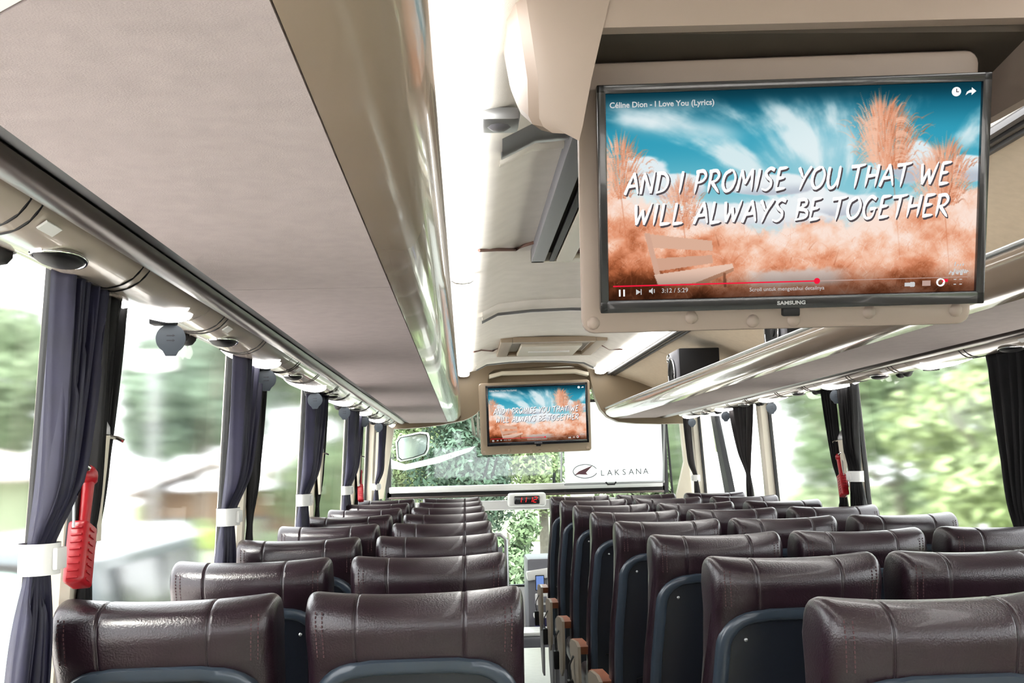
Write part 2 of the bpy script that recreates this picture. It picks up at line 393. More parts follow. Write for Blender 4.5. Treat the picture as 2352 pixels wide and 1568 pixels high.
TAGM, ARRM = tag_mesh(), arrow_mesh()
nth = ORD
for side, s, y00, cnt in (('left', -1, .12, 8), ('right', 1, .70, 8)):
    for i in range(cnt):
        y0 = y00+1.05*i
        if y0 > 7.6: continue
        service_panel(side, s, y0, 'pearl overhead service panel over the %s windows, %s from the camera end' % (side, nth[i]))
        yt = y0+1.03 - (.02 if s > 0 else 0)
        if side == 'right' and i < 3: continue
        tg = bpy.data.objects.new('seat_tag', TAGM); C.objects.link(tg); tg.location = (XC+s*(1.142 if s < 0 else 1.165), yt-.02, EYE+.268 - (0 if s < 0 else .0))
        tg.rotation_euler = (0, 0, -.12*s)
        tag(tg, 'round grey arrow tag hanging over the %s windows, %s from the camera end' % (side, ORD[i if side == 'left' else i-3]), 'tag', 'grey tags over the %s windows' % side)
        a = bpy.data.objects.new('arrow_print', ARRM); C.objects.link(a); a.parent = tg
        h = MB().tube([(0, .0025, .028), (0, .0025, .042)], .004, 6).obj('stalk', M['black'], tg)

# ------------------------------------------------------------------ loudspeakers standing in the right rack
def rack_speaker(ya, yb_, label):
    th = thing('loudspeaker', label, 'speaker', (1.285, (ya+yb_)/2, EYE+.367))
    cy = (yb_-ya)/2; h = .228
    MB().box((.0, 0, h/2), (.22, 2*cy, h), .006).obj('cabinet', M['black'], th, 30)
    MB().box((-.114, 0, h/2), (.012, 2*cy-.01, h-.01), .003).obj('baffle', M['greyp'], th, 30)
    cone = MB()
    cone.loft([[(-.122+dx, r*math.cos(q), h*.42+r*math.sin(q)) for q in np.linspace(0, 2*math.pi, 25)[:-1]] for r, dx in ((.085, 0), (.085, -.006), (.072, -.008), (.066, -.003), (.02, .003), (.018, -.004), (.005, -.007))])
    dr = cone.obj('woofer', M['black'], th, 50)
    MB().tube([(-.129, .086*math.cos(q), h*.42+.086*math.sin(q)) for q in np.linspace(0, 2*math.pi, 25)], .0035, 6).obj('woofer_rim', M['chrome'], dr, 60)
    MB().loft([[(-.122+dx, .09+r*math.cos(q)-.0, h*.84+r*math.sin(q)) for q in np.linspace(0, 2*math.pi, 17)[:-1]] for r, dx in ((.028, 0), (.028, -.006), (.02, -.006), (.004, -.012))]).obj('tweeter', M['chrome'], th, 50)
    return th
rack_speaker(5.72, 6.02, 'black box loudspeaker in the right luggage rack near the far television')
rack_speaker(3.78, 4.06, 'black box loudspeaker in the right luggage rack, mostly hidden under the near television')

# ------------------------------------------------------------------ television picture, painted as vertex colours on a fine grid
def fbm(h, w_, sx, sy, oct=5, seed=0, pers=.5):
    r = np.random.default_rng(seed); out = np.zeros((h, w_)); amp = 1; tot = 0
    for o in range(oct):
        gx, gy = max(2, int(sx*2**o)), max(2, int(sy*2**o)); g = r.random((gy+2, gx+2))
        y = np.linspace(0, gy, h, endpoint=False); x = np.linspace(0, gx, w_, endpoint=False)
        yi, xi = y.astype(int), x.astype(int); fy, fx = (y-yi)[:, None], (x-xi)[None]; fy, fx = fy*fy*(3-2*fy), fx*fx*(3-2*fx)
        a, b, c, d = g[np.ix_(yi, xi)], g[np.ix_(yi, xi+1)], g[np.ix_(yi+1, xi)], g[np.ix_(yi+1, xi+1)]
        out += amp*((a*(1-fx)+b*fx)*(1-fy)+(c*(1-fx)+d*fx)*fy); tot += amp; amp *= pers
    return out/tot
PW, PH = 560, 312
def paint():
    H, W = PH, PW; yy, xx = np.mgrid[0:H, 0:W]; s, t = xx/(W-1), yy/(H-1)
    mix = lambda a, b, k: a*(1-k[..., None])+np.array(b, float)*k[..., None]
    sm = lambda a, b, x: np.clip((x-a)/(b-a), 0, 1)**2*(3-2*np.clip((x-a)/(b-a), 0, 1))
    im = np.zeros((H, W, 3)) + np.array([18, 92, 116.])
    im = mix(im, [52, 160, 188], sm(.02, .24, t)); im = mix(im, [120, 196, 212], sm(.22, .5, t)); im = mix(im, [205, 225, 230], sm(.45, .65, t))
    # wispy clouds fanning out from below the middle
    ang = np.arctan2(s-.55, .62-t*.8); rad = np.hypot(s-.55, .62-t)
    wx = (ang*2.4+rad*1.2); f1 = fbm(1024, 1024, 14, 3, 6, 3); 
    ii = np.clip(((wx+3)/6*1023), 0, 1023).astype(int); jj = np.clip(rad*900, 0, 1023).astype(int); wis = f1[jj, ii]
    f2 = fbm(H, W, 5, 4, 6, 5); wis = wis*.6+f2*.4
    im = mix(im, [232, 244, 246], .9*sm(.47, .66, wis)*sm(0, .12, t)*(1-sm(.55, .7, t)))
    im = mix(im, [240, 248, 250], .55*np.exp(-((s-.58)/.14)**2-((t-.30)/.16)**2))
    # broad soft band upper left
    d = t-(.10+.32*s); im = mix(im, [238, 246, 248], .75*np.exp(-(d/.05)**2)*sm(.0, .06, s)*(1-sm(.28, .4, s))*(.5+f2))
    # heaped clouds
    puff = fbm(H, W, 9, 7, 5, 8)
    for cx, cy, rx, ry in ((.11, .36, .09, .09), (.17, .44, .12, .08), (.33, .60, .16, .08), (.5, .6, .16, .09), (.62, .55, .12, .08), (.84, .36, .06, .10), (.97, .40, .05, .06), (.42, .46, .14, .05)):
        e = 1-np.hypot((s-cx)/rx, (t-cy)/ry)+(puff-.5)*1.3
        body = sm(.0, .22, e); shade = sm(-.2, .9, (t-cy)/ry+ (puff-.5))
        im = mix(im, [246, 248, 250], body*.9); im = mix(im, [168, 176, 192], body*shade*.7)
    def splat(px, py, r, col, a):
        x0, x1, y0, y1 = max(int(px-r-1), 0), min(int(px+r+2), W), max(int(py-r-1), 0), min(int(py+r+2), H)
        if x0 >= x1 or y0 >= y1: return
        d = np.hypot(xx[y0:y1, x0:x1]-px, yy[y0:y1, x0:x1]-py); k = np.clip(r+.5-d, 0, 1)*a
        im[y0:y1, x0:x1] = im[y0:y1, x0:x1]*(1-k[..., None])+np.array(col, float)*k[..., None]
    R = np.random.default_rng(4)
    def strand(x, y, dx, dy, L, bend, col, r=.8, a=.7):
        n_ = max(3, int(L*W/2.2))
        for q in np.linspace(0, 1, n_):
            splat((x+dx*L*q)*W+0, (y+dy*L*q*1.78+bend*L*q*q*1.78)*H, r*(1-.6*q)+.25, col, a*(1-.5*q))
    def shade_coral(k): 
        base = np.array([[128, 62, 30], [196, 112, 72], [238, 156, 116], [255, 198, 168], [255, 226, 208]], float); k = np.clip(k, 0, 1)*3.999; i = int(k); return base[i]*(1-k+i)+base[i+1]*(k-i)
    # coral thicket: heaped masses from the sides and along the bottom
    n1, n2, n3 = fbm(H, W, 7, 4, 5, 21), fbm(H, W, 15, 11, 5, 11), fbm(H, W, 60, 36, 3, 12)
    edge = .645-.20*sm(.26, .02, s)-.15*sm(.66, .95, s)+.16*(n1-.5)+.05*(n2-.5)
    cm = sm(-.015, .03, t-edge+(n3-.5)*.06)
    tone = .68+(n2-.5)*1.15+(n3-.5)*.22+.30*sm(.14, 0, t-edge)-.30*sm(.74, 1.0, t)
    tone -= .38*sm(.36, .02, s)*sm(.62, .95, t); tone += .16*sm(.55, .75, s)*sm(1.0, .7, t)
    keys = np.array([[104, 52, 28], [178, 100, 64], [228, 150, 114], [248, 196, 168], [255, 230, 216]], float)
    kk = np.clip(tone, 0, 1)*3.999; i0 = kk.astype(int); fr = (kk-i0)[..., None]; cor = keys[i0]*(1-fr)+keys[i0+1]*fr
    im[:] = im*(1-cm[..., None])+cor*cm[..., None]
    def col(k):
        k = min(max(k, 0), 1)*3.999; q = int(k); return keys[q]*(1-k+q)+keys[q+1]*(k-q)
    for _ in range(3600):                                # blades of grass in the thicket, a little off the tone around them
        x, y = R.random(), R.uniform(.46, 1.0); iy, ix = min(H-1, int(y*H)), min(W-1, int(x*W))
        if cm[iy, ix] < .6: continue
        strand(x, y, R.normal(0, .75), -.7, R.uniform(.015, .06), R.uniform(-.1, .5), col(tone[iy, ix]+R.normal(.04, .13)), .6, .55)
    def plume(cx, top, bot, wid, n_, lean=0):
        for _ in range(n_):
            q = R.random()**.75; y = top+(bot-top)*(.12+.88*q); env = wid*math.sin(math.pi*min(1, .12+.80*q))**.8
            o = R.normal(0, .34); x = cx+lean*(q-.5)+o*env
            a = 1.5-abs(o)*R.uniform(.3, .9); L = R.uniform(.2, .48)*wid*(1.15-.4*q)
            strand(x, y, (1 if o > 0 else -1)*math.cos(a), -math.sin(a), L, R.uniform(.0, .5)*abs(o)*2, col(.55-.20*np.sign(o)*min(1, abs(o)*2)*.6+R.normal(.04, .12)), .9, .7)
        for _ in range(n_//9):                           # drooping side feathers
            q = R.uniform(.3, .9); y = top+(bot-top)*q; sg_ = R.choice([-1, -1, 1]); strand(cx+sg_*wid*.25, y, sg_*.8, -.45, wid*R.uniform(.4, .75), 1.0, col(.75), .7, .7)
        strand(cx+lean*.5, bot-.06, .10, .95, .30, 0, (206, 122, 84), .9, .55)
    plume(.035, .19, .50, .085, 700); plume(.205, .40, .66, .075, 420)
    plume(.752, .05, .40, .105, 1300, .03); plume(.908, .27, .58, .10, 900)
    # pale path
    pm_ = sm(.86, .89, t+(n3-.5)*.03)*(1-sm(.93, .97, t))*sm(.36, .44, s)*(1-sm(.60, .68, s)); im = mix(im, [222, 206, 198], pm_*.9)
    # bench
    def poly(p, col, a=1):
        inside = np.zeros((H, W), bool); x, y = s, t
        for (ax, ay), (bx, by) in zip(p, p[1:]+p[:1]):
            c = ((ay > y) != (by > y)) & (x < (bx-ax)*(y-ay)/((by-ay) or 1e-9)+ax); inside ^= c
        im[inside] = im[inside]*(1-a)+np.array(col, float)*a
    poly([(.10, .675), (.285, .72), (.288, .77), (.112, .745)], (222, 178, 154)); poly([(.118, .80), (.285, .79), (.288, .83), (.125, .865)], (212, 166, 142))
    poly([(.10, .675), (.115, .675), (.15, .93), (.135, .93)], (214, 170, 148)); poly([(.125, .88), (.34, .835), (.345, .855), (.24, .925), (.14, .935)], (236, 200, 180))
    poly([(.24, .925), (.345, .855), (.345, .872), (.245, .945)], (190, 140, 112)); poly([(.155, .935), (.165, .935), (.165, .98), (.155, .98)], (150, 96, 70)); poly([(.315, .88), (.323, .88), (.325, .95), (.317, .95)], (150, 96, 70))
    # fade at the foot and the head of the picture (player overlay)
    im *= (1-.58*sm(.84, 1.04, t))[..., None]; im *= (1-.42*sm(.10, -.02, t))[..., None]
    return np.clip(im, 0, 255)
pic = paint()/255.; pic = np.where(pic <= .04045, pic/12.92, ((pic+.055)/1.055)**2.4)

def picture_mesh():
    me = bpy.data.meshes.new('screen')
    g = np.zeros((PH, PW, 3), np.float32); g[..., 0] = np.linspace(-.5, .5, PW)[None]; g[..., 2] = np.linspace(.5, -.5, PH)[:, None]
    idx = np.arange(PH*PW).reshape(PH, PW); q = np.stack([idx[1:, :-1], idx[1:, 1:], idx[:-1, 1:], idx[:-1, :-1]], -1).reshape(-1, 4)
    me.vertices.add(PH*PW); me.vertices.foreach_set('co', g.ravel()); me.loops.add(q.size); me.polygons.add(len(q))
    me.loops.foreach_set('vertex_index', q.ravel().astype(np.int32)); me.polygons.foreach_set('loop_start', np.arange(0, q.size, 4, dtype=np.int32))
    me.update(calc_edges=True)
    ca = me.color_attributes.new('picture', 'FLOAT_COLOR', 'POINT'); col = np.ones((PH*PW, 4), np.float32); col[:, :3] = pic.reshape(-1, 3); ca.data.foreach_set('color', col.ravel())
    m = bpy.data.materials.new('screen_picture'); m.use_nodes = True; nt = m.node_tree; nt.nodes.clear()
    a = nt.nodes.new('ShaderNodeVertexColor'); a.layer_name = 'picture'; e = nt.nodes.new('ShaderNodeEmission'); e.inputs[1].default_value = SEE*.97
    o = nt.nodes.new('ShaderNodeOutputMaterial'); nt.links.new(a.outputs[0], e.inputs[0]); nt.links.new(e.outputs[0], o.inputs[0])
    me.materials.append(m); return me
PICM = picture_mesh()
INK = emit('screen_white', (1, 1, 1), SEE); INKDIM = emit('screen_grey', (.62, .62, .62), SEE); INKRED = emit('screen_red', (.9, .012, .05), SEE); INKSH = emit('screen_shadow', lin((84, 76, 80)), SEE)
INKBAR = emit('screen_bar', lin((190, 160, 150)), SEE)

# brush lettering drawn as tapered strokes
GL = {'A': (.82, [[(0, -.04), (.18, .45), (.42, 1)], [(.40, 1.03), (.62, .5), (.80, -.02)], [(.08, .36), (.74, .40)]]),
 'N': (.78, [[(0, -.03), (.08, 1)], [(.07, 1), (.62, .02)], [(.60, 0), (.72, 1.08)]]),
 'D': (.74, [[(.10, 1.0), (.06, 0)], [(-.06, .96), (.4, .93), (.66, .6), (.52, .18), (-.02, 0)]]),
 'I': (.28, [[(.12, 1.02), (.06, -.04)]]),
 'P': (.66, [[(.12, 1), (.05, -.08)], [(-.02, .95), (.42, .99), (.6, .76), (.44, .52), (.1, .42)]]),
 'R': (.74, [[(.12, 1), (.05, -.05)], [(-.02, .95), (.42, .99), (.6, .76), (.44, .52), (.1, .44)], [(.2, .46), (.72, -.08)]]),
 'O': (.80, [[(.42, 1), (.1, .8), (.02, .35), (.25, 0), (.6, .15), (.74, .6), (.56, .95), (.36, 1)]]),
 'M': (.96, [[(0, -.03), (.14, 1)], [(.13, 1), (.42, .3)], [(.40, .3), (.78, 1.04)], [(.77, 1.03), (.88, -.03)]]),
 'S': (.64, [[(.62, .93), (.34, 1.02), (.10, .82), (.22, .6), (.46, .42), (.48, .16), (.24, -.02), (-.06, .06)]]),
 'E': (.64, [[(.1, 1), (.06, 0)], [(.06, .98), (.62, 1.04)], [(.05, .52), (.5, .56)], [(.03, 0), (.62, .05)]]),
 'Y': (.72, [[(0, 1.02), (.32, .5)], [(.74, 1.05), (.40, .5), (.2, -.08)]]),
 'U': (.76, [[(.05, 1), (.04, .35), (.2, .0), (.46, .06), (.64, .45), (.68, 1.04)], [(.68, 1), (.66, -.02)]]),
 'T': (.76, [[(-.08, .96), (.36, .99), (.8, 1.06)], [(.38, 1), (.30, -.08)]]),
 'H': (.76, [[(.10, 1), (.03, -.04)], [(.68, 1.04), (.62, -.04)], [(.02, .48), (.68, .54)]]),
 'W': (1.0, [[(0, 1), (.16, 0)], [(.15, 0), (.44, .75)], [(.43, .75), (.62, 0)], [(.61, 0), (.96, 1.07)]]),
 'L': (.62, [[(.10, 1.02), (.04, 0)], [(.0, 0), (.62, .04)]]),
 'B': (.68, [[(.10, 1), (.06, 0)], [(-.02, .96), (.44, .98), (.52, .74), (.1, .54)], [(.08, .54), (.58, .44), (.6, .14), (-.03, 0)]]),
 'G': (.78, [[(.68, .88), (.36, 1.02), (.08, .74), (.03, .34), (.22, .0), (.54, .04), (.68, .40)], [(.36, .42), (.78, .46)]]),
 ' ': (.38, [])}
def lettering(text, x0, x1, y0, h, slope, wid=.082):
    """flat brush strokes in screen units: from x0 to x1, baseline y0, capital height h"""
    m = MB(); tot = sum(GL[c][0]+.14 for c in text)-.14; k = (x1-x0)/(tot+.18); x = 0; R = random.Random(text)
    for c in text:
        w_, st = GL[c]
        for p in st:
            q = smooth_pts(p); n_ = len(q); L = []
            for i, v in enumerate(q):
                d = (q[min(i+1, n_-1)]-q[max(i-1, 0)]); d = d.normalized() if d.length else Vector((1, 0)); nn = Vector((-d.y, d.x)); u = i/(n_-1)
                r = wid*(1.12-.55*u**2.2)*(.8 if i == 0 else .45 if i == n_-1 else 1)*R.uniform(.93, 1.07)
                L.append((v+nn*r, v-nn*r))
            pts = []
            for a, b in L:
                for e in (a, b): pts.append(((x0+(x+e.x+.18*e.y)*k), 0, y0+(x+e.x)*k*slope+e.y*h))
            m.add(pts, [(2*i, 2*i+1, 2*i+3, 2*i+2) for i in range(n_-1)])
        x += w_+.14
    return m
def text_mb(s_, size, x, y, align='LEFT', bold=0, shear=0, xs=1):
    cu = bpy.data.curves.new('t', 'FONT'); cu.body = s_; cu.size = size; cu.align_x = align; cu.offset = bold; cu.shear = shear; cu.resolution_u = 3
    o = bpy.data.objects.new('t', cu); C.objects.link(o); bpy.context.view_layer.update()
    me = bpy.data.meshes.new_from_object(o.evaluated_get(bpy.context.evaluated_depsgraph_get()))
    m = MB().add([(x+v.co.x*xs, 0, y+v.co.y) for v in me.vertices], [tuple(p.vertices) for p in me.polygons])
    bpy.data.objects.remove(o); bpy.data.curves.remove(cu); bpy.data.meshes.remove(me); return m

def television(mx, W, H, label, full, screws):
    """W x H over the bezel; local x right, z up, -y towards the viewer"""
    th = thing('television', label, 'television', mx=mx)
    bz, bb = W*.0235, W*.034                              # side and bottom bezel
    sw, sh = W-2*bz, H-bz-bb; zc = (bb-bz)/2
    MB().box((0, .02, 0), (W, .04, H), .004).obj('casing', M['tvblack'], th, 30)
    fr = MB()
    for c, d in (((0, -.004, H/2-bz/2), (W, .012, bz)), ((0, -.004, -H/2+bb/2), (W, .012, bb)), ((-W/2+bz/2, -.004, 0), (bz, .012, H)), ((W/2-bz/2, -.004, 0), (bz, .012, H))):
        fr.box(c, d, .003)
    fr.obj('bezel', M['tvblack'], th, 30)
    scn = bpy.data.objects.new('screen', PICM); C.objects.link(scn); scn.parent = th; scn.location = (0, -.0015, zc); scn.scale = (sw, 1, sh)
    # what is written on the screen, in units of the screen (its own scale applies)
    asp = sw/sh
    def put(m, name, ink, dy=-.0012, lab=None):
        o = m.obj(name, ink, scn, None, (0, dy, 0)); return tag(o, lab) if lab else o
    def flat(m, f):                                      # squeeze x so that shapes keep their aspect
        m.v = [(f[0]+(x)/asp, yv, f[1]+z) for x, yv, z in m.v]; return m
    for y, (a, b, tx) in ((.02, (-.452, .43, 'AND I PROMISE YOU THAT WE')), (-.132, (-.43, .43, 'WILL ALWAYS BE TOGETHER'))):
        for nm, ink, off, wd in (('lyric_shadow', INKSH, (.003, -.007, -.0006), .108), ('lyric_line', INK, (0, 0, -.0014), .082)):
            m = lettering(tx, a, b, y, .100, .004, wd); m.v = [(px+off[0], py, pz+off[1]) for px, py, pz in m.v]
            put(m, nm, ink, off[2])
    put(flat(text_mb('Céline Dion - I Love You (Lyrics)', .0375, 0, 0, bold=.0008), (-.49, .435)), 'title_text', INKDIM)
    put(MB().box((-.208, 0, -.432), (.56, .0004, .0065)), 'progress_bar', INKRED)
    m = MB().box((.12, 0, -.432), (.10, .0004, .005)); put(m, 'buffer_bar', INKBAR)
    put(MB().box((.325, 0, -.432), (.31, .0004, .003)), 'track_bar', INKBAR)
    disc = lambda cx, cz, r, n_=20: flat(MB().prism([(r*math.cos(q), 0, r*math.sin(q)) for q in np.linspace(0, 2*math.pi, n_+1)[:-1]], (0, .0003, 0)), (cx, cz))
    put(disc(.072, -.432, .015), 'progress_knob', INKRED, -.0016)
    ic = MB().box((-.470, 0, -.466), (.0045, .0003, .034)).box((-.458, 0, -.466), (.0045, .0003, .034)); put(ic, 'pause_icon', INK)
    put(flat(MB().prism([(-.012, 0, .014), (.010, 0, 0), (-.012, 0, -.014)], (0, .0003, 0)).box((.013, 0, 0), (.004, .0003, .028)), (-.418, -.463)), 'next_icon', INKDIM)
    put(flat(MB().prism([(-.016, 0, .006), (-.008, 0, .006), (.002, 0, .016), (.002, 0, -.016), (-.008, 0, -.006), (-.016, 0, -.006)], (0, .0003, 0)).box((.010, 0, 0), (.004, .0003, .018)), (-.38, -.46)), 'volume_icon', INKDIM)
    put(flat(text_mb('3:12 / 5:29', .031, 0, 0), (-.355, -.47)), 'time_text', INKDIM)
    put(flat(text_mb('Scroll untuk mengetahui detailnya', .027, 0, 0, 'CENTER'), (-.01, -.475)), 'hint_text', INKDIM)
    put(disc(.435, .458, .022), 'clock_icon', INK)
    put(flat(MB().box((0, 0, .006), (.004, .0003, .016)).box((.005, 0, -.001), (.012, .0003, .004)), (.435, .458)), 'clock_hands', INKSH, -.0018)
    put(flat(MB().prism([(-.026, 0, -.018), (-.020, 0, -.002), (-.006, 0, .006), (.002, 0, .006), (.002, 0, .018), (.024, 0, 0), (.002, 0, -.018), (.002, 0, -.006), (-.012, 0, -.008)], (0, .0003, 0)), (.474, .458)), 'share_icon', INK)
    put(flat(MB().box((0, 0, 0), (.05, .0003, .018), 0).box((.012, -.0001, 0), (.02, .0003, .024)), (.325, -.462)), 'toggle_icon', INKDIM)
    put(flat(MB().box((0, 0, 0), (.04, .0003, .026)), (.37, -.458)), 'caption_icon', INKBAR)
    put(flat(MB().tube([(.017*math.cos(q), 0, .017*math.sin(q)) for q in np.linspace(0, 2*math.pi, 17)], .004, 4), (.408, -.455)), 'gear_icon', INK)
    put(flat(MB().box((0, 0, 0), (.028, .0004, .014)), (.420, -.447)), 'badge', INKRED, -.0018)
    put(flat(MB().box((-.014, 0, .012), (.012, .0003, .004)).box((.014, 0, .012), (.012, .0003, .004)).box((-.014, 0, -.012), (.012, .0003, .004)).box((.014, 0, -.012), (.012, .0003, .004)), (.455, -.455)), 'fullscreen_icon', INKDIM)
    R = random.Random(3); sq = MB()
    for i in range(9):
        x = -.04+i*.010; sq.tube([(x+R.uniform(-.006, .006), 0, -.012+R.uniform(-.006, .006)), (x+.004, 0, .006+R.uniform(-.008, .008)), (x+.010, 0, -.008+R.uniform(-.008, .008))], .0022, 4)
    for i in range(4): sq.tube([(-.018+i*.013, 0, .028), (-.014+i*.013, 0, .04+R.uniform(-.005, .01))], .002, 4)
    put(flat(sq, (.455, -.405)), 'channel_mark', INKDIM)
    tm = text_mb('SAMSUNG', .0085*W/.655, 0, 0, 'CENTER', bold=.0004, xs=1.25)
    tm.obj('maker_name', M['alu'], th, None, (0, -.0108, -H/2+bb*.34))
    MB().box((.0, -.004, -H/2-.006), (.03*W/.655, .016, .014), .003).obj('sensor_foot', M['black'], th, 30)
    return th
tilt = lambda a, b, c: (Matrix.Rotation(b, 4, 'Z') @ Matrix.Rotation(a, 4, 'X') @ Matrix.Rotation(c, 4, 'Y'))
TVM = Matrix.Translation((.5634, 1.7531, 1.84)) @ tilt(.2662, -.0833, .0038)
television(TVM, .655, .3863, 'black flat television showing song lyrics, the big one hanging close to the camera', True, 6)
fc = at(1234.3, 951, y=8.1)
FTM = Matrix.Translation(fc) @ tilt(.15, .02, -.018)
television(FTM, .776, .459, 'black flat television showing song lyrics, the small far one under the bulkhead arch', True, 6)

def tv_board(mx, x0, x1, z0, z1, caps, label, m, y=.043):
    """screwed board behind a television"""
    th = thing('television_board', label, 'panel', mx=mx); r = .022; P = []
    for cx, cz, a0 in ((x1-r, z1-r, 0), (x0+r, z1-r, 90), (x0+r, z0+r, 180), (x1-r, z0+r, 270)):
        P += [(cx+r*math.cos(math.radians(a0+q)), cz+r*math.sin(math.radians(a0+q))) for q in (0, 22, 45, 67, 90)]
    def ring(o, yy): 
        c = Vector(((x0+x1)/2, (z0+z1)/2)); return [(p[0]-o*(1 if p[0] > c.x else -1), yy, p[1]-o*(1 if p[1] > c.y else -1)) for p in P]
    MB().loft([ring(.006, y), ring(.002, y+.002), ring(0, y+.007), ring(0, y+.03)]).obj('board', m, th, 40)
    for cx, cz in caps:
        MB().ball((cx, y+.001, cz), .0125*(x1-x0)/.69, 1, (1, .55, 1)).obj('screw_cap', m, th, 60)
    return th
def loc(mx, u, v, yl):                                   # pixel to board coordinates
    inv = mx.inverted(); o = inv @ Vector((0, 0, EYE)); d = (inv.to_3x3() @ (MB3 @ Vector(((u-CX)/F, -(v-CY)/F, -1)))); k = (yl-o.y)/d.y; q = o+d*k; return (q.x, q.z)
bl, br, tl = loc(TVM, 1337, 765, .043), loc(TVM, 2224, 745, .043), loc(TVM, 1350, 186, .043)
caps = [loc(TVM, u, v, .043) for u, v in ((1363, 742), (1588, 729), (1729, 737), (1823, 735), (1996, 717), (2195, 712))]
tv_board(TVM, bl[0], br[0]+.004, bl[1]-.002, tl[1]+.03, caps, 'taupe board with six round screw caps behind the near television', M['board'])
bl, br = loc(FTM, 1105, 1045, .043), loc(FTM, 1359, 1033, .043)
caps = [loc(FTM, u, v, .043) for u, v in ((1113, 1040), (1170, 1035), (1221, 1037), (1240, 1036), (1285, 1032), (1350, 1029))]
tv_board(FTM, bl[0], br[0], bl[1]-.002, .245, caps, 'beige board with small screw caps behind the far television', M['beige'])

# ------------------------------------------------------------------ housing of the near television, hanging from the ceiling
th = thing('television_housing', 'beige ceiling housing with a recess that holds the near television', 'housing', (.55, 1.9, 2.1))
def H_(m, name, mm, sm=40): 
    o = m.obj(name, mm, th, sm); o.matrix_parent_inverse = Matrix.Translation((-.55, -1.9, -2.1)); return o
yf = 1.62
A = lambda u, v, y=yf: at(u, v, y=y)
# left cheek with its rounded front edge
tl_, bl_ = A(1268, -60), A(1240, 300); xi = A(1386, 62).x
zb_ = at(1240, 302, y=yf).z
cheek_out = [(bl_.x-.034, 1.80), (bl_.x-.030, 1.70), (bl_.x-.016, 1.64), (bl_.x+.0, 1.625), (bl_.x+.02, yf)]
def cheek(z, fl_=0): return [(x+fl_, y, z) for x, y in cheek_out] + [(A(1386, 62).x-.0-(0 if z > 1.96 else 0), yf, z), (A(1386, 62).x, 2.15, z), (bl_.x-.055, 2.15, z)]
def slant(z):                                            # the recess edge runs outward-left towards the bottom
    k = (z-A(1340, 262).z)/(A(1386, 62).z-A(1340, 262).z); return A(1340, 262).x+(A(1386, 62).x-A(1340, 262).x)*k
def ringz(z, o=0.0):
    up = lambda y: max(0, y-yf)*.62*max(0, min(1, (2.05-z)/.1))
    return [(x+o, y, z+up(y)) for x, y in cheek_out] + [(slant(z), yf, z-.012*(z < 2)), (slant(z)+.005, 1.76, z+up(1.76)), (bl_.x-.034+o, 1.84, z+up(1.84))]
H_(MB().loft([ringz(zb_-.004, .02), ringz(zb_+.006, .006), ringz(zb_+.02), ringz(2.0), ringz(2.26, -.03)]), 'cheek', M['board'], 24)
# head beam above the recess, and the right cheek
zt = A(1386, 62).z; zr = A(2300, 30).z
xr_ = 1.06
m = MB(); yq = [(yf+.003, 0), (yf+.003, .3), (2.12, .3), (2.12, 0)]
m.loft([[(slant(zt)-.002, y, zt+d) for y, d in yq], [(xr_, y, zr+d-.004) for y, d in yq]]); H_(m, 'head_beam', M['board'], 30)
rx = at(2238, 135, y=1.95)
ra, rb, rcc = at(2236, 290, y=1.95), at(2280, 268, y=1.84), at(2400, 200, y=yf)
m = MB().prism([ra, (ra.x, 1.95, 2.26), (rcc.x, yf, 2.26), rcc, rb], (.02, .02, 0)); H_(m, 'right_cheek', M['board'], 30)
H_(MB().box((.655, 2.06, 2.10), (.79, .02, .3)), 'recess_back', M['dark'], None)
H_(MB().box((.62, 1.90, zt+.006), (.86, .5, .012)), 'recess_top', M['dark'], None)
q = at(1773, 140, y=1.86)
MBr = MB().ball((q.x, 1.86, q.z), .016, 1, (.9, .8, 1.1)).tube([(q.x, 1.86, q.z), (q.x+.012, 1.85, q.z+.016), (q.x+.02, 1.86, q.z-.01), (q.x-.012, 1.85, q.z-.016)], .005, 6)
tag(MBr.obj('cable_knot', M['black']), 'small black knot of cable on top of the near television', 'cable')

# ------------------------------------------------------------------ passenger seats
ZS = 1.195                                               # seat top
yb = lambda z: .205*(1.14-min(z, 1.14))
def hw(z): return float(np.interp(z, [.42, .6, .74, .85, .95, 1.03, 1.09, 1.14, 1.2], [.198, .201, .201, .196, .186, .179, .179, .1815, .1815]))
def thick(z): return float(np.interp(z, [.42, .7, .95, 1.06, 1.14], [.12, .10, .09, .12, .135]))
def profile():
    P = []
    for z in np.linspace(.40, 1.03, 10): P.append((yb(z)+.006, z))
    P += [(yb(1.06)+.004, 1.06), (yb(1.085)-.004, 1.085)]
    for z in np.linspace(1.095, 1.135, 5): P.append((yb(z)-.008, z))
    y0, y1 = yb(1.14)-.008, yb(1.14)+.125
    for q in np.linspace(0, math.pi, 13)[1:-1]: P.append(((y0+y1)/2-(y1-y0)/2*math.cos(q), 1.138+.050*math.sin(q)**.8))
    for z in np.linspace(1.135, .40, 15): P.append((yb(z)+thick(z), z))
    return P
PROF = profile()
SEAMT = (-.52, .45)
def skin(t, y, z):
    """profile point (y, z) placed at station t across the width"""
    a = abs(t); s = 1.0
    if a > .86: s = (1-((a-.86)/.14)**3.2)**.55*.40+.60 if a < 1 else .60
    yc = yb(z)+thick(z)*.5
    g = sum(math.exp(-((t-ts)/.014)**2) for ts in SEAMT)
    s2 = s-.035*g
    yy = yc+(y-yc)*s2 + .030*a**3
    top = max(0, (z-1.06)/.13); zz = z - (1-s)*.045*top - .0022*g*top + .008*(a**2-.30)*top
    return (t*hw(z), yy, zz)
TS = sorted(set([round(v, 4) for v in list(np.linspace(-.8, .8, 27))+[sg*q for sg in (-1, 1) for q in (.86, .89, .915, .935, .955, .97, .982, .992, 1)]+[ts+d for ts in SEAMT for d in (-.03, -.018, -.009, 0, .009, .018, .03)]]))
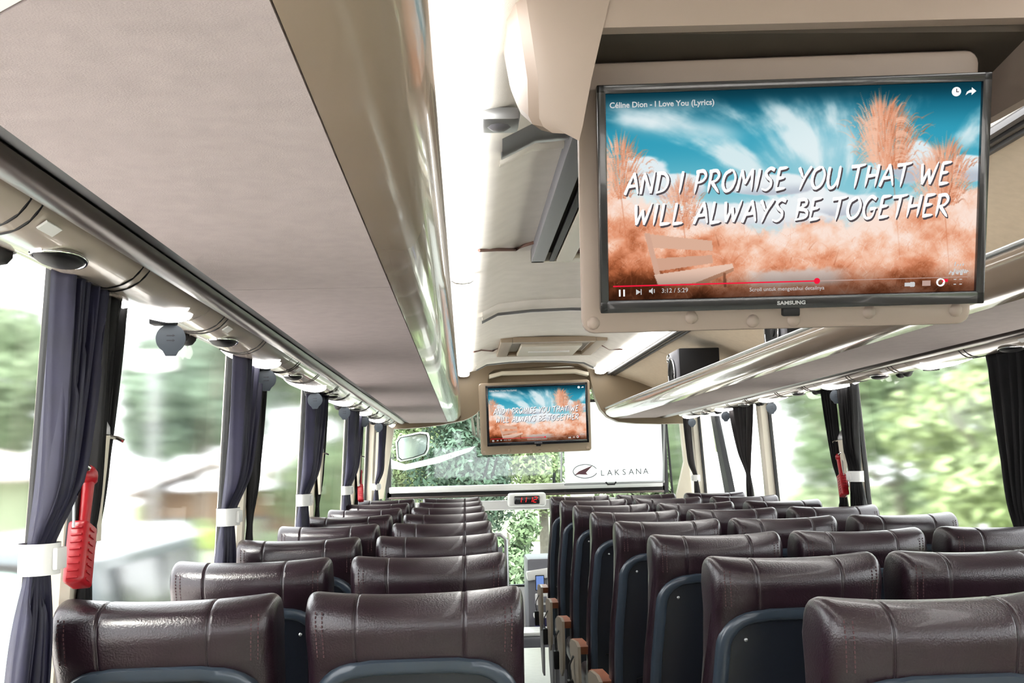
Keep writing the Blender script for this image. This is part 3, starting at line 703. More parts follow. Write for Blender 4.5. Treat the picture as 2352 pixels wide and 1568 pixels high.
BACK = MB().loft([[skin(t, y, z) for y, z in PROF] for t in TS]).mesh('backrest', M['leather'], 60)
# dotted double stitching down both edges of the back of the headrest
st = MB()
for sg in (-1, 1):
    for a in (.82, .88):
        for z in np.linspace(1.095, 1.162, 11):
            zz = min(z, 1.135); p0 = Vector(skin(sg*a, yb(zz)-.008 if z <= 1.135 else yb(1.14)-.008+.12*(z-1.135), z))
            st.box(p0+Vector((0, -.0002, 0)), (.0018, .0018, .0042))
STITCH = st.mesh('stitching', M['thread'], None)
# thin welts lying in the two seams
def seam_mesh(ts):
    pts = []
    for (y, z), (y2, z2) in zip(PROF[10:30], PROF[11:31]):
        pts.append(Vector(skin(ts, y, z)))
    return MB().tube(pts, .0016, 5).mesh('seam', M['leather'], 60)
SEAMS_M = [seam_mesh(ts) for ts in SEAMT]
# plastic back shell: raised rim round a sunk panel
def shell_meshes():
    ztop, zbot, r = 1.086, .36, .085; half = []
    for z in np.linspace(zbot, ztop-r, 14): half.append((hw(z)*.955, z))
    wtop = hw(ztop-r)*.955
    for q in np.linspace(0, math.pi/2, 9)[1:]: half.append((wtop-r+r*math.cos(q), ztop-r+r*math.sin(q)))
    for x in np.linspace(wtop-r, 0, 6)[1:]: half.append((x, ztop+.004*(1-(x/wtop)**2)))
    def inset(d):
        out = []
        for i, (x, z) in enumerate(half):
            a, b = half[max(i-1, 0)], half[min(i+1, len(half)-1)]; tx, tz = b[0]-a[0], b[1]-a[1]; l = math.hypot(tx, tz) or 1
            nx, nz = -tz/l, tx/l
            out.append((max(0, x+nx*d) if x > 0 else 0, z+nz*d if i else z))
        return out
    def pt(x, z, o): t = x/hw(z); return (x, yb(z)+.006+.030*abs(t)**3-o, z)
    def ringp(d, o):
        h_ = inset(d); return [pt(x, z, o) for x, z in h_]+[pt(-x, z, o) for x, z in h_[-2::-1]]
    rim = MB().loft([ringp(-.001, -.01), ringp(0, .012), ringp(.004, .019), ringp(.016, .0205), ringp(.0225, .018), ringp(.026, .010)], closed=False)
    rim = rim.mesh('shell_rim', M['shellrim'], 60)
    h_ = inset(.0255); pan = MB(); rows = [[pt(x*k, z, .0105) for k in (-1, -.75, -.4, 0, .4, .75, 1)] for x, z in h_]
    pan.loft(rows, closed=False)
    sc_ = [MB().ball(pt(sx*.118, 1.025, .012), .0042, 1, (1, .5, 1)).mesh('screw', M['alu'], 60) for sx in (-1, 1)]
    pocket = MB().box(pt(-.11, .62, .012), (.05, .012, .004), .001).box(pt(.11, .62, .012), (.05, .012, .004), .001).tube([pt(-.12, .60, .014), pt(-.12, .66, .016), pt(-.09, .67, .016)], .003, 5).mesh('pocket_clip', M['black'], 40)
    return pan.mesh('back_shell', M['shell'], 60), rim, sc_, pocket
SHELL, RIM, SCREWS, CLIP = shell_meshes()
cush = MB().box((0, .42, .45), (.375, .44, .11), .035, 4).mesh('seat_cushion', M['leather'], 60)
leg = lambda sx: MB().box((sx*.14, .36, .20), (.04, .08, .40), .006).box((sx*.14, .36, .012), (.06, .30, .024), .006).mesh('leg', M['greyp'], 30)
LEGS = [leg(-1), leg(1)]
FRAME = MB().box((0, .36, .39), (.34, .36, .03), .006).mesh('seat_frame', M['black'], 30)
def arm_meshes(s):
    x = s*.219
    P = [(.16, .652), (.24, .655), (.44, .642), (.52, .622), (.52, .600), (.17, .620)]
    pad = MB().prism([(x-.020, y, z-.01) for y, z in P], (.044, 0, 0)).mesh('armrest_pad', M['tan'], 30)
    Q = [(.11, .650), (.20, .656), (.40, .636), (.465, .612), (.455, .56), (.40, .47), (.36, .40), (.22, .38), (.15, .42), (.11, .52)]
    x2 = s*.242; pan = MB().prism([(x2-.006, y, z) for y, z in Q], (.012, 0, 0)).mesh('armrest_side', M['sidecream'], 30)
    skirt = MB().prism([(s*.236-.005, y, z) for y, z in [(.12, .43), (.16, .40), (.42, .40), (.42, .30), (.30, .12), (.18, .12)]], (.010, 0, 0)).mesh('leg_cover', M['greyp'], 30)
    belt = MB(); p0 = [(s*.252, .28, .585), (s*.272, .27, .55), (s*.274, .26, .52), (s*.268, .26, .485)]
    belt.loft([[(x, y-.016, z), (x, y+.016, z), (x-.003*s, y+.016, z), (x-.003*s, y-.016, z)] for x, y, z in p0])
    bk = MB().box((s*.268, .26, .450), (.026, .046, .085), .006)
    return pad, pan, skirt, belt.mesh('belt', M['black'], 30), bk.mesh('buckle', M['black'], 30)
ARMS = {-1: arm_meshes(-1), 1: arm_meshes(1)}
def ob(me, name, parent):
    o = bpy.data.objects.new(name, me); C.objects.link(o); o.parent = parent; return o
def seat(x, y, label, group, aisle=0):
    th = thing('passenger_seat', label, 'seat', (x, y, 0), group)
    b = ob(BACK, 'backrest', th)
    tag(ob(STITCH, 'stitching', b), kind='stuff')
    for sm_ in SEAMS_M: ob(sm_, 'seam', b)
    sh = ob(SHELL, 'back_shell', th); ob(RIM, 'shell_rim', sh); ob(CLIP, 'pocket_clip', sh)
    for s_ in SCREWS: ob(s_, 'screw', sh)
    ob(cush, 'seat_cushion', th); ob(FRAME, 'seat_frame', th)
    for l in LEGS: ob(l, 'leg', th)
    if aisle:
        pad, pan, skirt, belt, bk = ARMS[aisle]
        ob(pad, 'armrest_pad', th); ob(pan, 'armrest_side', th); ob(skirt, 'leg_cover', th)
        bl_ = ob(belt, 'belt', th); ob(bk, 'buckle', bl_)
    return th
for k in range(8):
    row = 'front' if k == 7 else 'nearest' if k == 0 else ORD[k]
    rw_ = 'row at the front' if k == 7 else 'row nearest the camera' if k == 0 else '%s row from the camera' % ORD[k]
    for x, col, ai in ((-.499, 'left window column', 0), (-.088, 'column just left of the aisle', 1)):
        seat(x, 1.77+.703*k, 'brown leather seat, %s, %s' % (col, rw_), 'seats left of the aisle', ai)
    for x, col, ai in ((.690, 'column just right of the aisle', -1), (1.094, 'middle column of the right block', 0), (1.515, 'right window column', 0)):
        seat(x, 1.505+.703*k, 'brown leather seat, %s, %s' % (col, rw_), 'seats right of the aisle', ai)

# ------------------------------------------------------------------ curtains
def curtain(side, ytop, ytie, ybot, ztie, label, m, zt=None, zb=.96, folds=5, amp=.018, tie=True, off=.035, lean=0, group=None):
    """cloth gathered by a tie: (near, far) edges along the bus at the top, at the tie and at the hem"""
    s = -1 if side == 'left' else 1; xf = xl if side == 'left' else xr
    zt = zt or EYE+.325; NZ, NY = 34, 46; m_ = MB(); v = []
    for i in range(NZ+1):
        z = zt+(zb-zt)*i/NZ
        if z >= ztie:
            k = (zt-z)/(zt-ztie); e = k**1.15
            a, b = ytop[0]+(ytie[0]-ytop[0])*e, ytop[1]+(ytie[1]-ytop[1])*e
        else:
            k = (ztie-z)/(ztie-zb); e = math.sin(min(1, k*1.3)*math.pi/2)
            a, b = ytie[0]+(ybot[0]-ytie[0])*e, ytie[1]+(ybot[1]-ytie[1])*e
        g = math.exp(-((z-ztie)/.075)**2); am = amp*(1-.74*g)
        for j in range(NY+1):
            q = j/NY; ph = q*folds*2*math.pi
            ot = max(.028, off*.62); oz = off+(ot-off)*g if z >= ztie else ot
            x = xf(z)-s*(oz+am*(1 if z >= ztie else .6)*math.sin(ph+.8*math.sin(z*3+1.3*q))+.004*math.sin(ph*2.3+z*5))
            v.append((x, a+(b-a)*q+.006*math.cos(ph)*(1-g), z))
    f = [(i*(NY+1)+j, i*(NY+1)+j+1, (i+1)*(NY+1)+j+1, (i+1)*(NY+1)+j) for i in range(NZ) for j in range(NY)]
    m_.add(v, f); cx, cy = xf(zt)-s*off, (ytop[0]+ytop[1])/2
    me = m_
    th = thing('curtain', label, 'curtain', (cx, cy, zt), group or 'curtains on the %s' % side)
    me.v = [(x-cx, y-cy, z-zt) for x, y, z in me.v]
    o = me.obj('cloth', m, th, 180); so = o.modifiers.new('thickness', 'SOLIDIFY'); so.thickness = .003
    if tie:
        x = xf(ztie)-s*max(.028, off*.62); yc = (ytie[0]+ytie[1])/2-cy; hy = (ytie[1]-ytie[0])/2+.006
        R = MB().loft([[(x-cx+.030*math.cos(q), yc+hy*math.sin(q), ztie-zt+dz) for q in np.linspace(0, 2*math.pi, 25)[:-1]] for dz in (-.024, .024)], caps=False)
        tb = R.obj('tieback', M['white'], th, 50)
        MB().box((x-cx-s*.031, yc, ztie-zt), (.008, min(.05, hy*1.1), .034), .003).obj('buckle', M['white'], tb, 30)
    return th
NB = [('nearest', 1.90, 1.66), ('second', 3.34, 2.97), ('third', 4.87, 4.36), ('fourth', 6.62, 5.95)]
for nm, y, a in NB:
    w_ = y-.03-a
    curtain('left', (a, y-.045), (a+.03, a+.09+.40*(w_-.2)), (a-.01, a+.12+.5*(w_-.2)), 1.27, 'dark navy curtain, near half on the %s left window pillar, tied with white band' % nm, M['curtain'], folds=5, off=.05, amp=.024)
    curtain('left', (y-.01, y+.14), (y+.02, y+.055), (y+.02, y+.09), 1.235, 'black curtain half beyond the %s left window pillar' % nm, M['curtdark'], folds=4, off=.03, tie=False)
curtain('left', (7.75, 8.12), (7.86, 8.00), (7.82, 8.08), 1.25, 'dark curtain at the front left corner by the windscreen', M['curtain'], folds=6, off=.07)
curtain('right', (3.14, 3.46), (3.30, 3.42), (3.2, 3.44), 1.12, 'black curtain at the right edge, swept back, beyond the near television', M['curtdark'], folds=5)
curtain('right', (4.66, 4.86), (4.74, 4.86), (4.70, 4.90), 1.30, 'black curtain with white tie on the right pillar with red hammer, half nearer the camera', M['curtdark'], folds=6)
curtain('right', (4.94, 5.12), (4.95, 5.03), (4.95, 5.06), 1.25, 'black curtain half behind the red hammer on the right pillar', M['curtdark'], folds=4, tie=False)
curtain('right', (6.37, 6.96), (6.60, 6.68), (6.58, 6.70), 1.30, 'brown-black curtain narrowing to a point on the right, untied', M['curtain2'], folds=5, tie=False)
curtain('right', (8.02, 8.22), (8.06, 8.17), (8.02, 8.22), 1.25, 'brown-black curtain with white tie at the front right corner', M['curtain2'], folds=4, off=.07)

# ------------------------------------------------------------------ coat hooks and emergency hammers on the pillars
def coat_hook(side, y, label, zc=1.43):
    s = -1 if side == 'left' else 1; xf = xl if side == 'left' else xr
    th = thing('coat_hook', label, 'coat hook', (xf(zc)-s*.022, y, zc), 'coat hooks on the window pillars')
    th.rotation_euler = (0, s*.05, 0)
    def ring(z, w_, d): return [(0, -w_, z), (-s*d*.7, -w_*.9, z), (-s*d, 0, z), (-s*d*.7, w_*.9, z), (0, w_, z)]
    MB().loft([ring(-.15, .016, .010), ring(-.12, .018, .012), ring(-.02, .030, .026), ring(.035, .034, .034)]).obj('cover', M['cream'], th, 40)
    MB().loft([ring(.037, .034, .034), ring(.05, .034, .034), ring(.075, .026, .022), ring(.095, .010, .006)]).obj('dome', M['alu'], th, 60)
    MB().tube([(-s*.020, .02, .035), (-s*.040, .022, .030), (-s*.050, .024, .024)], .004, 6).obj('hook', M['chrome'], th, 50)
def hammer(side, y, z, label):
    s = -1 if side == 'left' else 1; xf = xl if side == 'left' else xr
    th = thing('emergency_hammer', label, 'hammer', (xf(z)-s*.05, y, z), 'red emergency hammers')
    th.rotation_euler = (-.36, s*.05, 0)
    MB().box((0, 0, -.055), (.034, .05, .105), .008, 3).obj('holder', M['red'], th, 40)
    rb = MB()
    for i in range(8): rb.box((-s*.0175, -.004, -.10+.012*i), (.003, .02, .003)); 
    for i in range(8): rb.box((.0, -.0262, -.10+.012*i), (.018, .003, .003))
    rb.obj('holder_rib', M['red'], th, None)
    MB().cyl((0, 0, -.01), (0, .0, .07), .010, .012, 12).ball((0, 0, .083), .019, 1, (.9, 1.25, 1)).obj('handle', M['red'], th, 50)
    MB().cyl((0, -.045, .088), (0, .0, .090), .008, .011, 12).ball((0, -.045, .088), .011, 1).obj('hammer_head', M['chrome'], th, 50)
    MB().box((s*.014, 0, .0), (.016, .035, .14), .004).obj('back_plate', M['black'], th, 30)
    MB().tube([(0, -.04, .07), (-.004, -.042, .03), (-.002, -.036, -.02)], .0022, 5).obj('wire', M['alu'], th, 50)
coat_hook('left', 1.95, 'cream coat hook with silver dome on the nearest left pillar, above the hammer')
coat_hook('left', 4.88, 'cream coat hook with silver dome on the third left pillar')
coat_hook('left', 6.63, 'cream coat hook with silver dome on the fourth left pillar, above a hammer')
coat_hook('right', 4.91, 'cream coat hook with silver dome on the right pillar')
hammer('left', 1.85, 1.318, 'red emergency hammer in its holder on the nearest left pillar')
hammer('left', 6.66, 1.29, 'red emergency hammer far down on the fourth left pillar')
hammer('right', 4.92, 1.31, 'red emergency hammer on the right window pillar')

# ------------------------------------------------------------------ front of the bus
def quad_px(mb, pts, y, dy=.03):
    q = [at(u, v, y=y) for u, v in pts]; return mb.prism([(p.x, y, p.z) for p in q], (0, dy, 0))
# upper windscreen: frame and pane; beam; lower windscreen
zS, zB0, zB1, zL1 = 1.125, 1.085, 1.005, .32
fr = MB().box((XC, YW, zS+.012), (2.5, .06, .045)).box((XC, YW, 1.93), (2.5, .06, .05)).box((XC-1.24, YW, 1.52), (.05, .06, .85)).box((XC+1.26, YW, 1.52), (.05, .06, .85))
wf = struct(fr.obj('window_%d' % n, M['rubber'], smooth=None)); n += 1
MB().box((XC, YW+.01, 1.53), (2.46, .006, .80)).obj('pane', M['wind'], wf, None)
fr = MB().box((XC, YW, zB1+.002), (2.5, .06, .035)).box((XC, YW, zL1-.02), (2.5, .06, .04))
wf = struct(fr.obj('window_%d' % n, M['rubber'], smooth=None)); n += 1
MB().box((XC, YW+.01, (zB1+zL1)/2), (2.46, .006, zB1-zL1)).obj('pane', M['wind'], wf, None)
struct(MB().box((XC, YW-.03, (zS+zB1)/2-.042), (2.5, .07, .085), .012).obj('trim_%d' % t, M['white'], smooth=30)); t += 1
struct(MB().box((XC, YW-.09, zS-.012), (2.46, .05, .018), .004).obj('trim_%d' % t, M['rail'], smooth=30)); t += 1
m = MB().box((XC, YW, -.05), (2.5, .08, .70)); struct(m.obj('wall_front.001', M['white'], smooth=None))
# white ledge at the foot of the upper windscreen
struct(MB().box((XC, YW-.02, zS+.055), (2.46, .10, .055), .01).obj('trim_%d' % t, M['white'], smooth=30)); t += 1
# corner pillars
for pts, y, dy in (([(858, 1000), (888, 975), (905, 985), (880, 1145), (836, 1150)], 8.25, .06), ([(1562, 965), (1604, 962), (1622, 1150), (1552, 1150), (1572, 1060)], 8.75, .06), ([(1606, 955), (1632, 952), (1662, 1150), (1614, 1150)], 8.42, .04)):
    m = MB(); quad_px(m, pts, y, dy); struct(m.obj('trim_%d' % t, M['cream'], smooth=None)); t += 1
m = MB(); a = [at(u, v, x=1.80) for u, v in ((1632, 955), (1641, 955), (1678, 1140), (1666, 1140))]
m.prism([(p.x, p.y, p.z) for p in a], (.04, 0, 0)); struct(m.obj('trim_%d' % t, M['rubber'], smooth=None)); t += 1

BLIND = mat('blind_cloth', lin((246, 246, 246)), .8); _nt = BLIND.node_tree; _t = _nt.nodes.new('ShaderNodeBsdfTranslucent'); _t.inputs[0].default_value = (.95, .95, .95, 1)
_m = _nt.nodes.new('ShaderNodeMixShader'); _m.inputs[0].default_value = .7; _o = _nt.nodes['Material Output']
_nt.links.new(_nt.nodes['Principled BSDF'].outputs[0], _m.inputs[1]); _nt.links.new(_t.outputs[0], _m.inputs[2]); _nt.links.new(_m.outputs[0], _o.inputs[0])
# roller blind with the coach builder's name
b0, b1 = at(1293, 925, y=9.52), at(1524, 1106, y=9.52)
th = thing('roller_blind', 'white roller blind with the word LAKSANA pulled down over the windscreen', 'blind', (b0.x, 9.52, b1.z), mx=None)
W_, H_b = b1.x-b0.x, b0.z-b1.z
MB().box((W_/2, 0, H_b/2), (W_, .004, H_b)).obj('sheet', BLIND, th, None)
MB().cyl((-.01, 0, 0), (W_+.01, 0, 0), .010).obj('bottom_bar', M['alu'], th, 40)
PR = mat('blind_print', lin((104, 66, 76)), .7); PR2 = mat('blind_print_grey', lin((74, 72, 80)), .7)
def bl(u, v): q = at(u, v, y=9.515); return (q.x-b0.x, -.005, q.z-b1.z)
q = [bl(*p) for p in ((1318, 1092), (1330, 1082), (1362, 1068), (1346, 1085), (1350, 1090), (1330, 1089))]
MB().prism(q, (0, .002, 0)).obj('emblem_wing', PR, th, None)
c0 = bl(1344, 1082); R_ = MB().tube([(c0[0]+.107*math.cos(a), -.0045, c0[2]+.060*math.sin(a)) for a in np.linspace(.35, 2*math.pi-.3, 40)], .0035, 5); R_.obj('emblem_ring', PR2, th, 50)
p0, p1 = bl(1384, 1092), bl(1490, 1088); tx = text_mb('LAKSANA', .075, 0, 0); wx = max(v[0] for v in tx.v)
tx.v = []; x = 0
word = MB(); k = (p1[0]-p0[0])/6.4
for i, ch in enumerate('LAKSANA'):
    g = text_mb(ch, .072, p0[0]+k*i, p0[2]+.006*i/6, 'CENTER'); word.add([(a, -.005, c) for a, _, c in g.v], g.f)
word.obj('name_print', PR2, th, None)
h0 = bl(1403, 1108)
MB().tube([(h0[0]-.045, -.01, h0[2]+.005), (h0[0]-.03, -.02, h0[2]-.015), (h0[0]+.03, -.02, h0[2]-.015), (h0[0]+.045, -.01, h0[2]+.005)], .007, 6).obj('pull_handle', M['black'], th, 50)
for u, lab in ((1291, 'left'), (1526, 'right')):
    a, b = at(u, 930, y=9.50), at(u-2, 1106, y=9.50)
    tag(MB().tube([a, b], .008, 6).obj('blind_guide', M['alu']), 'thin upright guide rail on the %s edge of the white roller blind' % lab, 'rail')
# digital clock
ck = at(1210, 1147, y=9.58)
th = thing('digital_clock', 'white digital clock with red digits on the beam below the windscreen', 'clock', ck)
MB().box((0, .02, 0), (.345, .09, .122), .035, 4).obj('casing', M['white'], th, 50)
MB().box((0, -.024, -.002), (.225, .012, .072), .012, 3).obj('display', M['tvblack'], th, 40)
SEG = dict(a=((-.5, 1), (.5, 1)), b=((.5, 1), (.5, 0)), c=((.5, 0), (.5, -1)), d=((-.5, -1), (.5, -1)), e=((-.5, -1), (-.5, 0)), f=((-.5, 0), (-.5, 1)), g=((-.5, 0), (.5, 0)))
for x, segs in ((-.062, 'bc'), (-.020, 'bc'), (.034, 'bc'), (.074, 'abged')):
    d = MB()
    for sg in segs:
        (x0, z0), (x1, z1) = SEG[sg]; P = lambda a, b: (x+a*.026+b*.024*.18, -.0312, b*.023)
        p, q = Vector(P(x0, z0)), Vector(P(x1, z1)); d.cyl(p.lerp(q, .08), p.lerp(q, .92), .0032, n=6)
    d.obj('digit', M['ledred'], th, None)
# dashboard, lever console and screen seen down the aisle
th = thing('dashboard', 'grey and navy driver dashboard at the end of the aisle', 'dashboard', (.95, 9.2, -.4))
def D_(m, name, mm): o = m.obj(name, mm, th, 30); o.matrix_parent_inverse = Matrix.Translation((-.95, -9.2, .4)); return o
D_(MB().box((1.05, 9.3, .10), (1.1, .5, 1.0), .03), 'body', M['greyp'])
D_(MB().box((1.05, 9.06, .53), (1.12, .10, .08), .02, rot=Matrix.Rotation(-.13, 3, 'Y')), 'top_pad', M['white'])
D_(MB().box((.98, 9.02, .40), (.55, .06, .03), .01, rot=Matrix.Rotation(-.13, 3, 'Y')), 'trim_strip', M['black'])
D_(MB().box((.66, 9.02, .27), (.20, .06, .09), .01), 'switch_panel', M['white'])
for i in range(4): D_(MB().box((.60+.04*i, 8.985, .27), (.026, .012, .05), .003), 'switch', M['greyp'])
D_(MB().box((.85, 9.0, .05), (.60, .10, .16), .01), 'glove_box', M['navy'])
D_(MB().box((.85, 8.98, .145), (.62, .10, .035), .01), 'shelf_lip', M['white'])
th = thing('engine_cover', 'pale engine cover with navy step before the dashboard', 'cover', (.8, 8.75, -.4))
m = MB().box((0, 0, .22), (.9, .34, .46), .04, 3); m.obj('cover_body', M['greyp'], th, 40)
MB().box((0, -.165, .10), (.86, .03, .14), .01).obj('step_riser', M['navy'], th, 30)
MB().box((0, -.02, .455), (.86, .30, .03), .01).obj('cover_top', M['white'], th, 30)
ts = at(1240, 1338, y=8.9)
th = thing('tablet', 'small blue-lit screen on a stand at the dashboard', 'screen', ts)
MB().box((0, 0, 0), (.075, .014, .125), .006).obj('frame', M['black'], th, 30)
MB().box((0, -.008, 0), (.062, .003, .11)).obj('display', emit('blue_screen', lin((120, 150, 215)), SEE), th, None)
MB().tube([(0, .0, -.05), (.01, .02, -.24)], .008, 6).obj('stand', M['black'], th)
# partition behind the front left seats
th = thing('partition_rail', 'steel guard rail of the entry at the front of the aisle', 'rail', (.30, 8.2, 0))
MB().tube([(-.9, 0, 0), (-.9, 0, .82), (-.86, 0, .86), (-.04, 0, .86), (0, 0, .82), (0, 0, 0)], .016, 8).obj('rail_tube', M['alu'], th, 50)
MB().box((-.45, .0, .42), (.84, .012, .70), .004).obj('panel', M['greyp'], th)

# ------------------------------------------------------------------ outside mirror and its arm, wipers
mc = at(948, 1028, y=10.25)
th = thing('outside_mirror', 'white outside mirror of the bus seen through the windscreen at left', 'mirror', mc)
sh = [(-.15, .055), (-.12, .10), (.07, .135), (.135, .125), (.145, .09), (.135, -.02), (.11, -.06), (.0, -.095), (-.11, -.115), (-.14, -.09)]
MB().prism([(x*1.10, .01, z*1.12) for x, z in sh], (0, .10, 0)).obj('housing', M['white'], th, 60)
MB().prism([(x, 0, z) for x, z in sh], (0, .014, 0)).obj('mirror_frame', M['black'], th, 30)
MB().prism([(x*.94, -.004, z*.93) for x, z in sh], (0, .006, 0)).obj('mirror_glass', M['chrome'], th, 30)
A2 = [at(u, v, y=10.3) for u, v in ((895, 1055), (930, 1066), (1000, 1050), (1092, 1024), (1080, 1036), (1010, 1062), (930, 1080), (898, 1076))]
o = MB().prism([(p.x, 10.3, p.z) for p in A2], (0, .06, 0)).obj('mirror_arm', M['white'], th, 40); o.matrix_parent_inverse = Matrix.Translation(-mc)
lt = MB()
for ch, u, v in (('U', 1020, 1054), ('M', 1029, 1051), ('C', 1041, 1047), ('A', 1052, 1044)):
    p = at(u, v, y=10.29); g = text_mb(ch, .042, p.x, p.z); lt.add([(a, 10.295, c) for a, _, c in g.v], g.f)
MB().tube([A2[0]-mc+Vector((0, .03, -.02)), Vector((-.74, 9.74, 1.30))-mc], .03, 8).obj('arm_foot', M['white'], th, 50)
o2 = lt.obj('arm_lettering', PR2, o, None); o2.matrix_parent_inverse = Matrix.Identity(4); o2.matrix_local = Matrix.Identity(4)
rm = [at(u, v, y=9.2) for u, v in ((1636, 1042), (1652, 1038), (1668, 1050), (1692, 1088), (1714, 1142), (1672, 1142), (1652, 1096))]
th = thing('side_mirror', 'white curved mirror housing outside the front right side window', 'mirror', rm[0])
o = MB().prism([p-rm[0] for p in rm], (0, .12, 0)).obj('housing', M['white'], th, 40)
MB().prism([(rm[3]-rm[0])*.55+Vector((.02, -.004, -.06)), (rm[4]-rm[0])*.8+Vector((.02, -.004, 0)), (rm[5]-rm[0])*.85+Vector((.03, -.004, 0))], (0, .006, 0)).obj('mirror_glass', M['chrome'], th, 30)
MB().tube([rm[5]-rm[0], Vector((1.83, 9.2, 1.0))-rm[0]], .02, 8).obj('mirror_arm', M['white'], th, 50)
for i, (p, q_) in enumerate((((1110, 1098), (1122, 1052)), ((1128, 1098), (1140, 1052)), ((1270, 1130), (1272, 1085)))):
    a, b = at(*p, y=9.74), at(*q_, y=9.74)
    th = thing('wiper', ('thin dark wiper arm standing on the windscreen, %s' % ('first from the left', 'second from the left', 'beside the white blind')[i]), 'wiper', a)
    MB().tube([(0, 0, 0), b-a], .007, 6).obj('arm', M['black'], th); MB().tube([(b-a)*.1+Vector((.012, -.01, 0)), (b-a)+Vector((.012, -.01, 0))], .006, 5).obj('blade', M['rubber'], th)

# ------------------------------------------------------------------ ceiling fittings
# air return box behind the near television
th = thing('air_vent', 'long ceiling air vent box with brown grille, partly hidden by the near television', 'vent', (.55, 2.925, EYE+.79))
V = lambda m, name, mm, sm=30: m.obj(name, mm, th, sm)
dz = -.055
for c, d in (((-.265, 0, dz/2), (.05, 1.95, -dz)), ((.265, 0, dz/2), (.05, 1.95, -dz)), ((0, -.96, dz/2), (.58, .03, -dz)), ((0, .96, dz/2), (.58, .03, -dz))):
    V(MB().box(c, d, .004), 'frame_side', M['greyp'] if c[0] < 0 else M['cream'])
V(MB().box((-.215, 0, -.05), (.02, 1.89, .012), .002), 'inner_strip', M['black'])
for c, d in (((-.17, 0, -.05), (.06, 1.85, .02)), ((.17, 0, -.05), (.06, 1.85, .02)), ((0, .895, -.05), (.28, .06, .02)), ((0, -.895, -.05), (.28, .06, .02))):
    V(MB().box(c, d, .003), 'inner_frame', M['cream'])
for i in range(54): V(MB().box((0, -.84+i*.0313, -.045), (.28, .010, .012)), 'slat', M['brown'], None)
V(MB().box((0, 0, -.02), (.5, 1.85, .01)), 'grille_back', M['dark'], None)
# roof hatch
h1, h2, h3 = at(1150, 778, z=2.18), at(1397, 772, z=2.18), at(1148, 812, z=2.18)
cx, ya_, yb2 = (h1.x+h2.x)/2, h1.y, h3.y; hwid = (h2.x-h1.x)/2; cy = (ya_+yb2)/2; hl = (yb2-ya_)/2
th = thing('roof_hatch', 'square cream roof hatch in the ceiling in front of the far television', 'hatch', (cx, cy, 2.185))
fw = .075
for c, d in (((-hwid+fw/2, 0, -.012), (fw, 2*hl, .035)), ((hwid-fw/2, 0, -.012), (fw, 2*hl, .035)), ((0, -hl+fw/2, -.012), (2*hwid-2*fw, fw, .035)), ((0, hl-fw/2, -.012), (2*hwid-2*fw, fw, .035))):
    MB().box(c, d, .006).obj('frame', M['beige'], th, 30)
MB().box((0, .06, -.022), (2*hwid-.28, 2*hl-.30, .03), .01).obj('lid', M['cream'], th, 30)
MB().box((0, 0, .003), (2*hwid-.16, 2*hl-.16, .012)).obj('well', M['bulk'], th, None)
MB().box((0, .02, -.042), (2*hwid-.40, .02, .012), .003).obj('lid_handle', M['white'], th, 30)
# cables on the headlining
def cable(pts, label, r=.0045):
    tag(MB().tube(pts, r, 6).obj('cable', M['brown'], smooth=60), label, 'cable')
def onceil(u, v):
    q = at(u, v, z=2.18)
    for _ in range(4): q = at(u, v, z=EYE+float(np.interp(-abs(q.x-XC), [-r[0] for r in RS], [r[1] for r in RS]))-.005)
    return q
cable([onceil(*p) for p in ((1100, 575), (1140, 573), (1184, 573), (1205, 563), (1225, 557), (1246, 555))], 'brown cable across the headlining between left light strip and air vent', .006)
cable([onceil(*p) for p in ((1088, 808), (1105, 804), (1132, 806), (1150, 797))], 'thin dark cable on the ceiling left of the roof hatch', .005)
cable([onceil(*p) for p in ((1383, 793), (1400, 802), (1425, 802), (1442, 804))], 'thin dark cable on the ceiling right of the roof hatch', .005)
cq = onceil(1146, 268)
th = thing('ceiling_camera', 'small smoked glass camera box on the ceiling beside the television housing', 'camera', cq)
MB().box((0, 0, -.008), (.085, .10, .03), .012).obj('base', M['alu'], th, 40); MB().ball((0, 0, -.020), .026, 1, (1, 1.1, .4)).obj('dome', M['greyp'], th, 50)

# ------------------------------------------------------------------ outside
GZ = -1.05
grass = mat('grass_ground', lin((122, 134, 98)), .95, noise=.25, scale=1.5); conc = mat('pale_concrete', lin((226, 218, 212)), .9, k=1, noise=.08, scale=1)
struct(MB().box((0, 20, GZ-.05), (120, 120, .1)).obj('ground', conc, smooth=None))
struct(MB().box((36.2, 20, GZ+.01), (60, 90, .06)).obj('lawn', grass, smooth=None))
struct(MB().box((0, 58.5, GZ+.012), (120, 50, .066)).obj('lawn.001', grass, smooth=None))
LEAF = [mat('leaf_%s' % nm, lin(c), .6, noise=.35, scale=1.6) for nm, c in (('mid', (102, 122, 88)), ('pale', (136, 154, 106)), ('deep', (66, 90, 72)), ('shade', (114, 132, 100)), ('dusk', (98, 118, 98)))]
BARK = mat('bark', lin((104, 98, 90)), .9, noise=.2, scale=8, bump=.5, bscale=20)
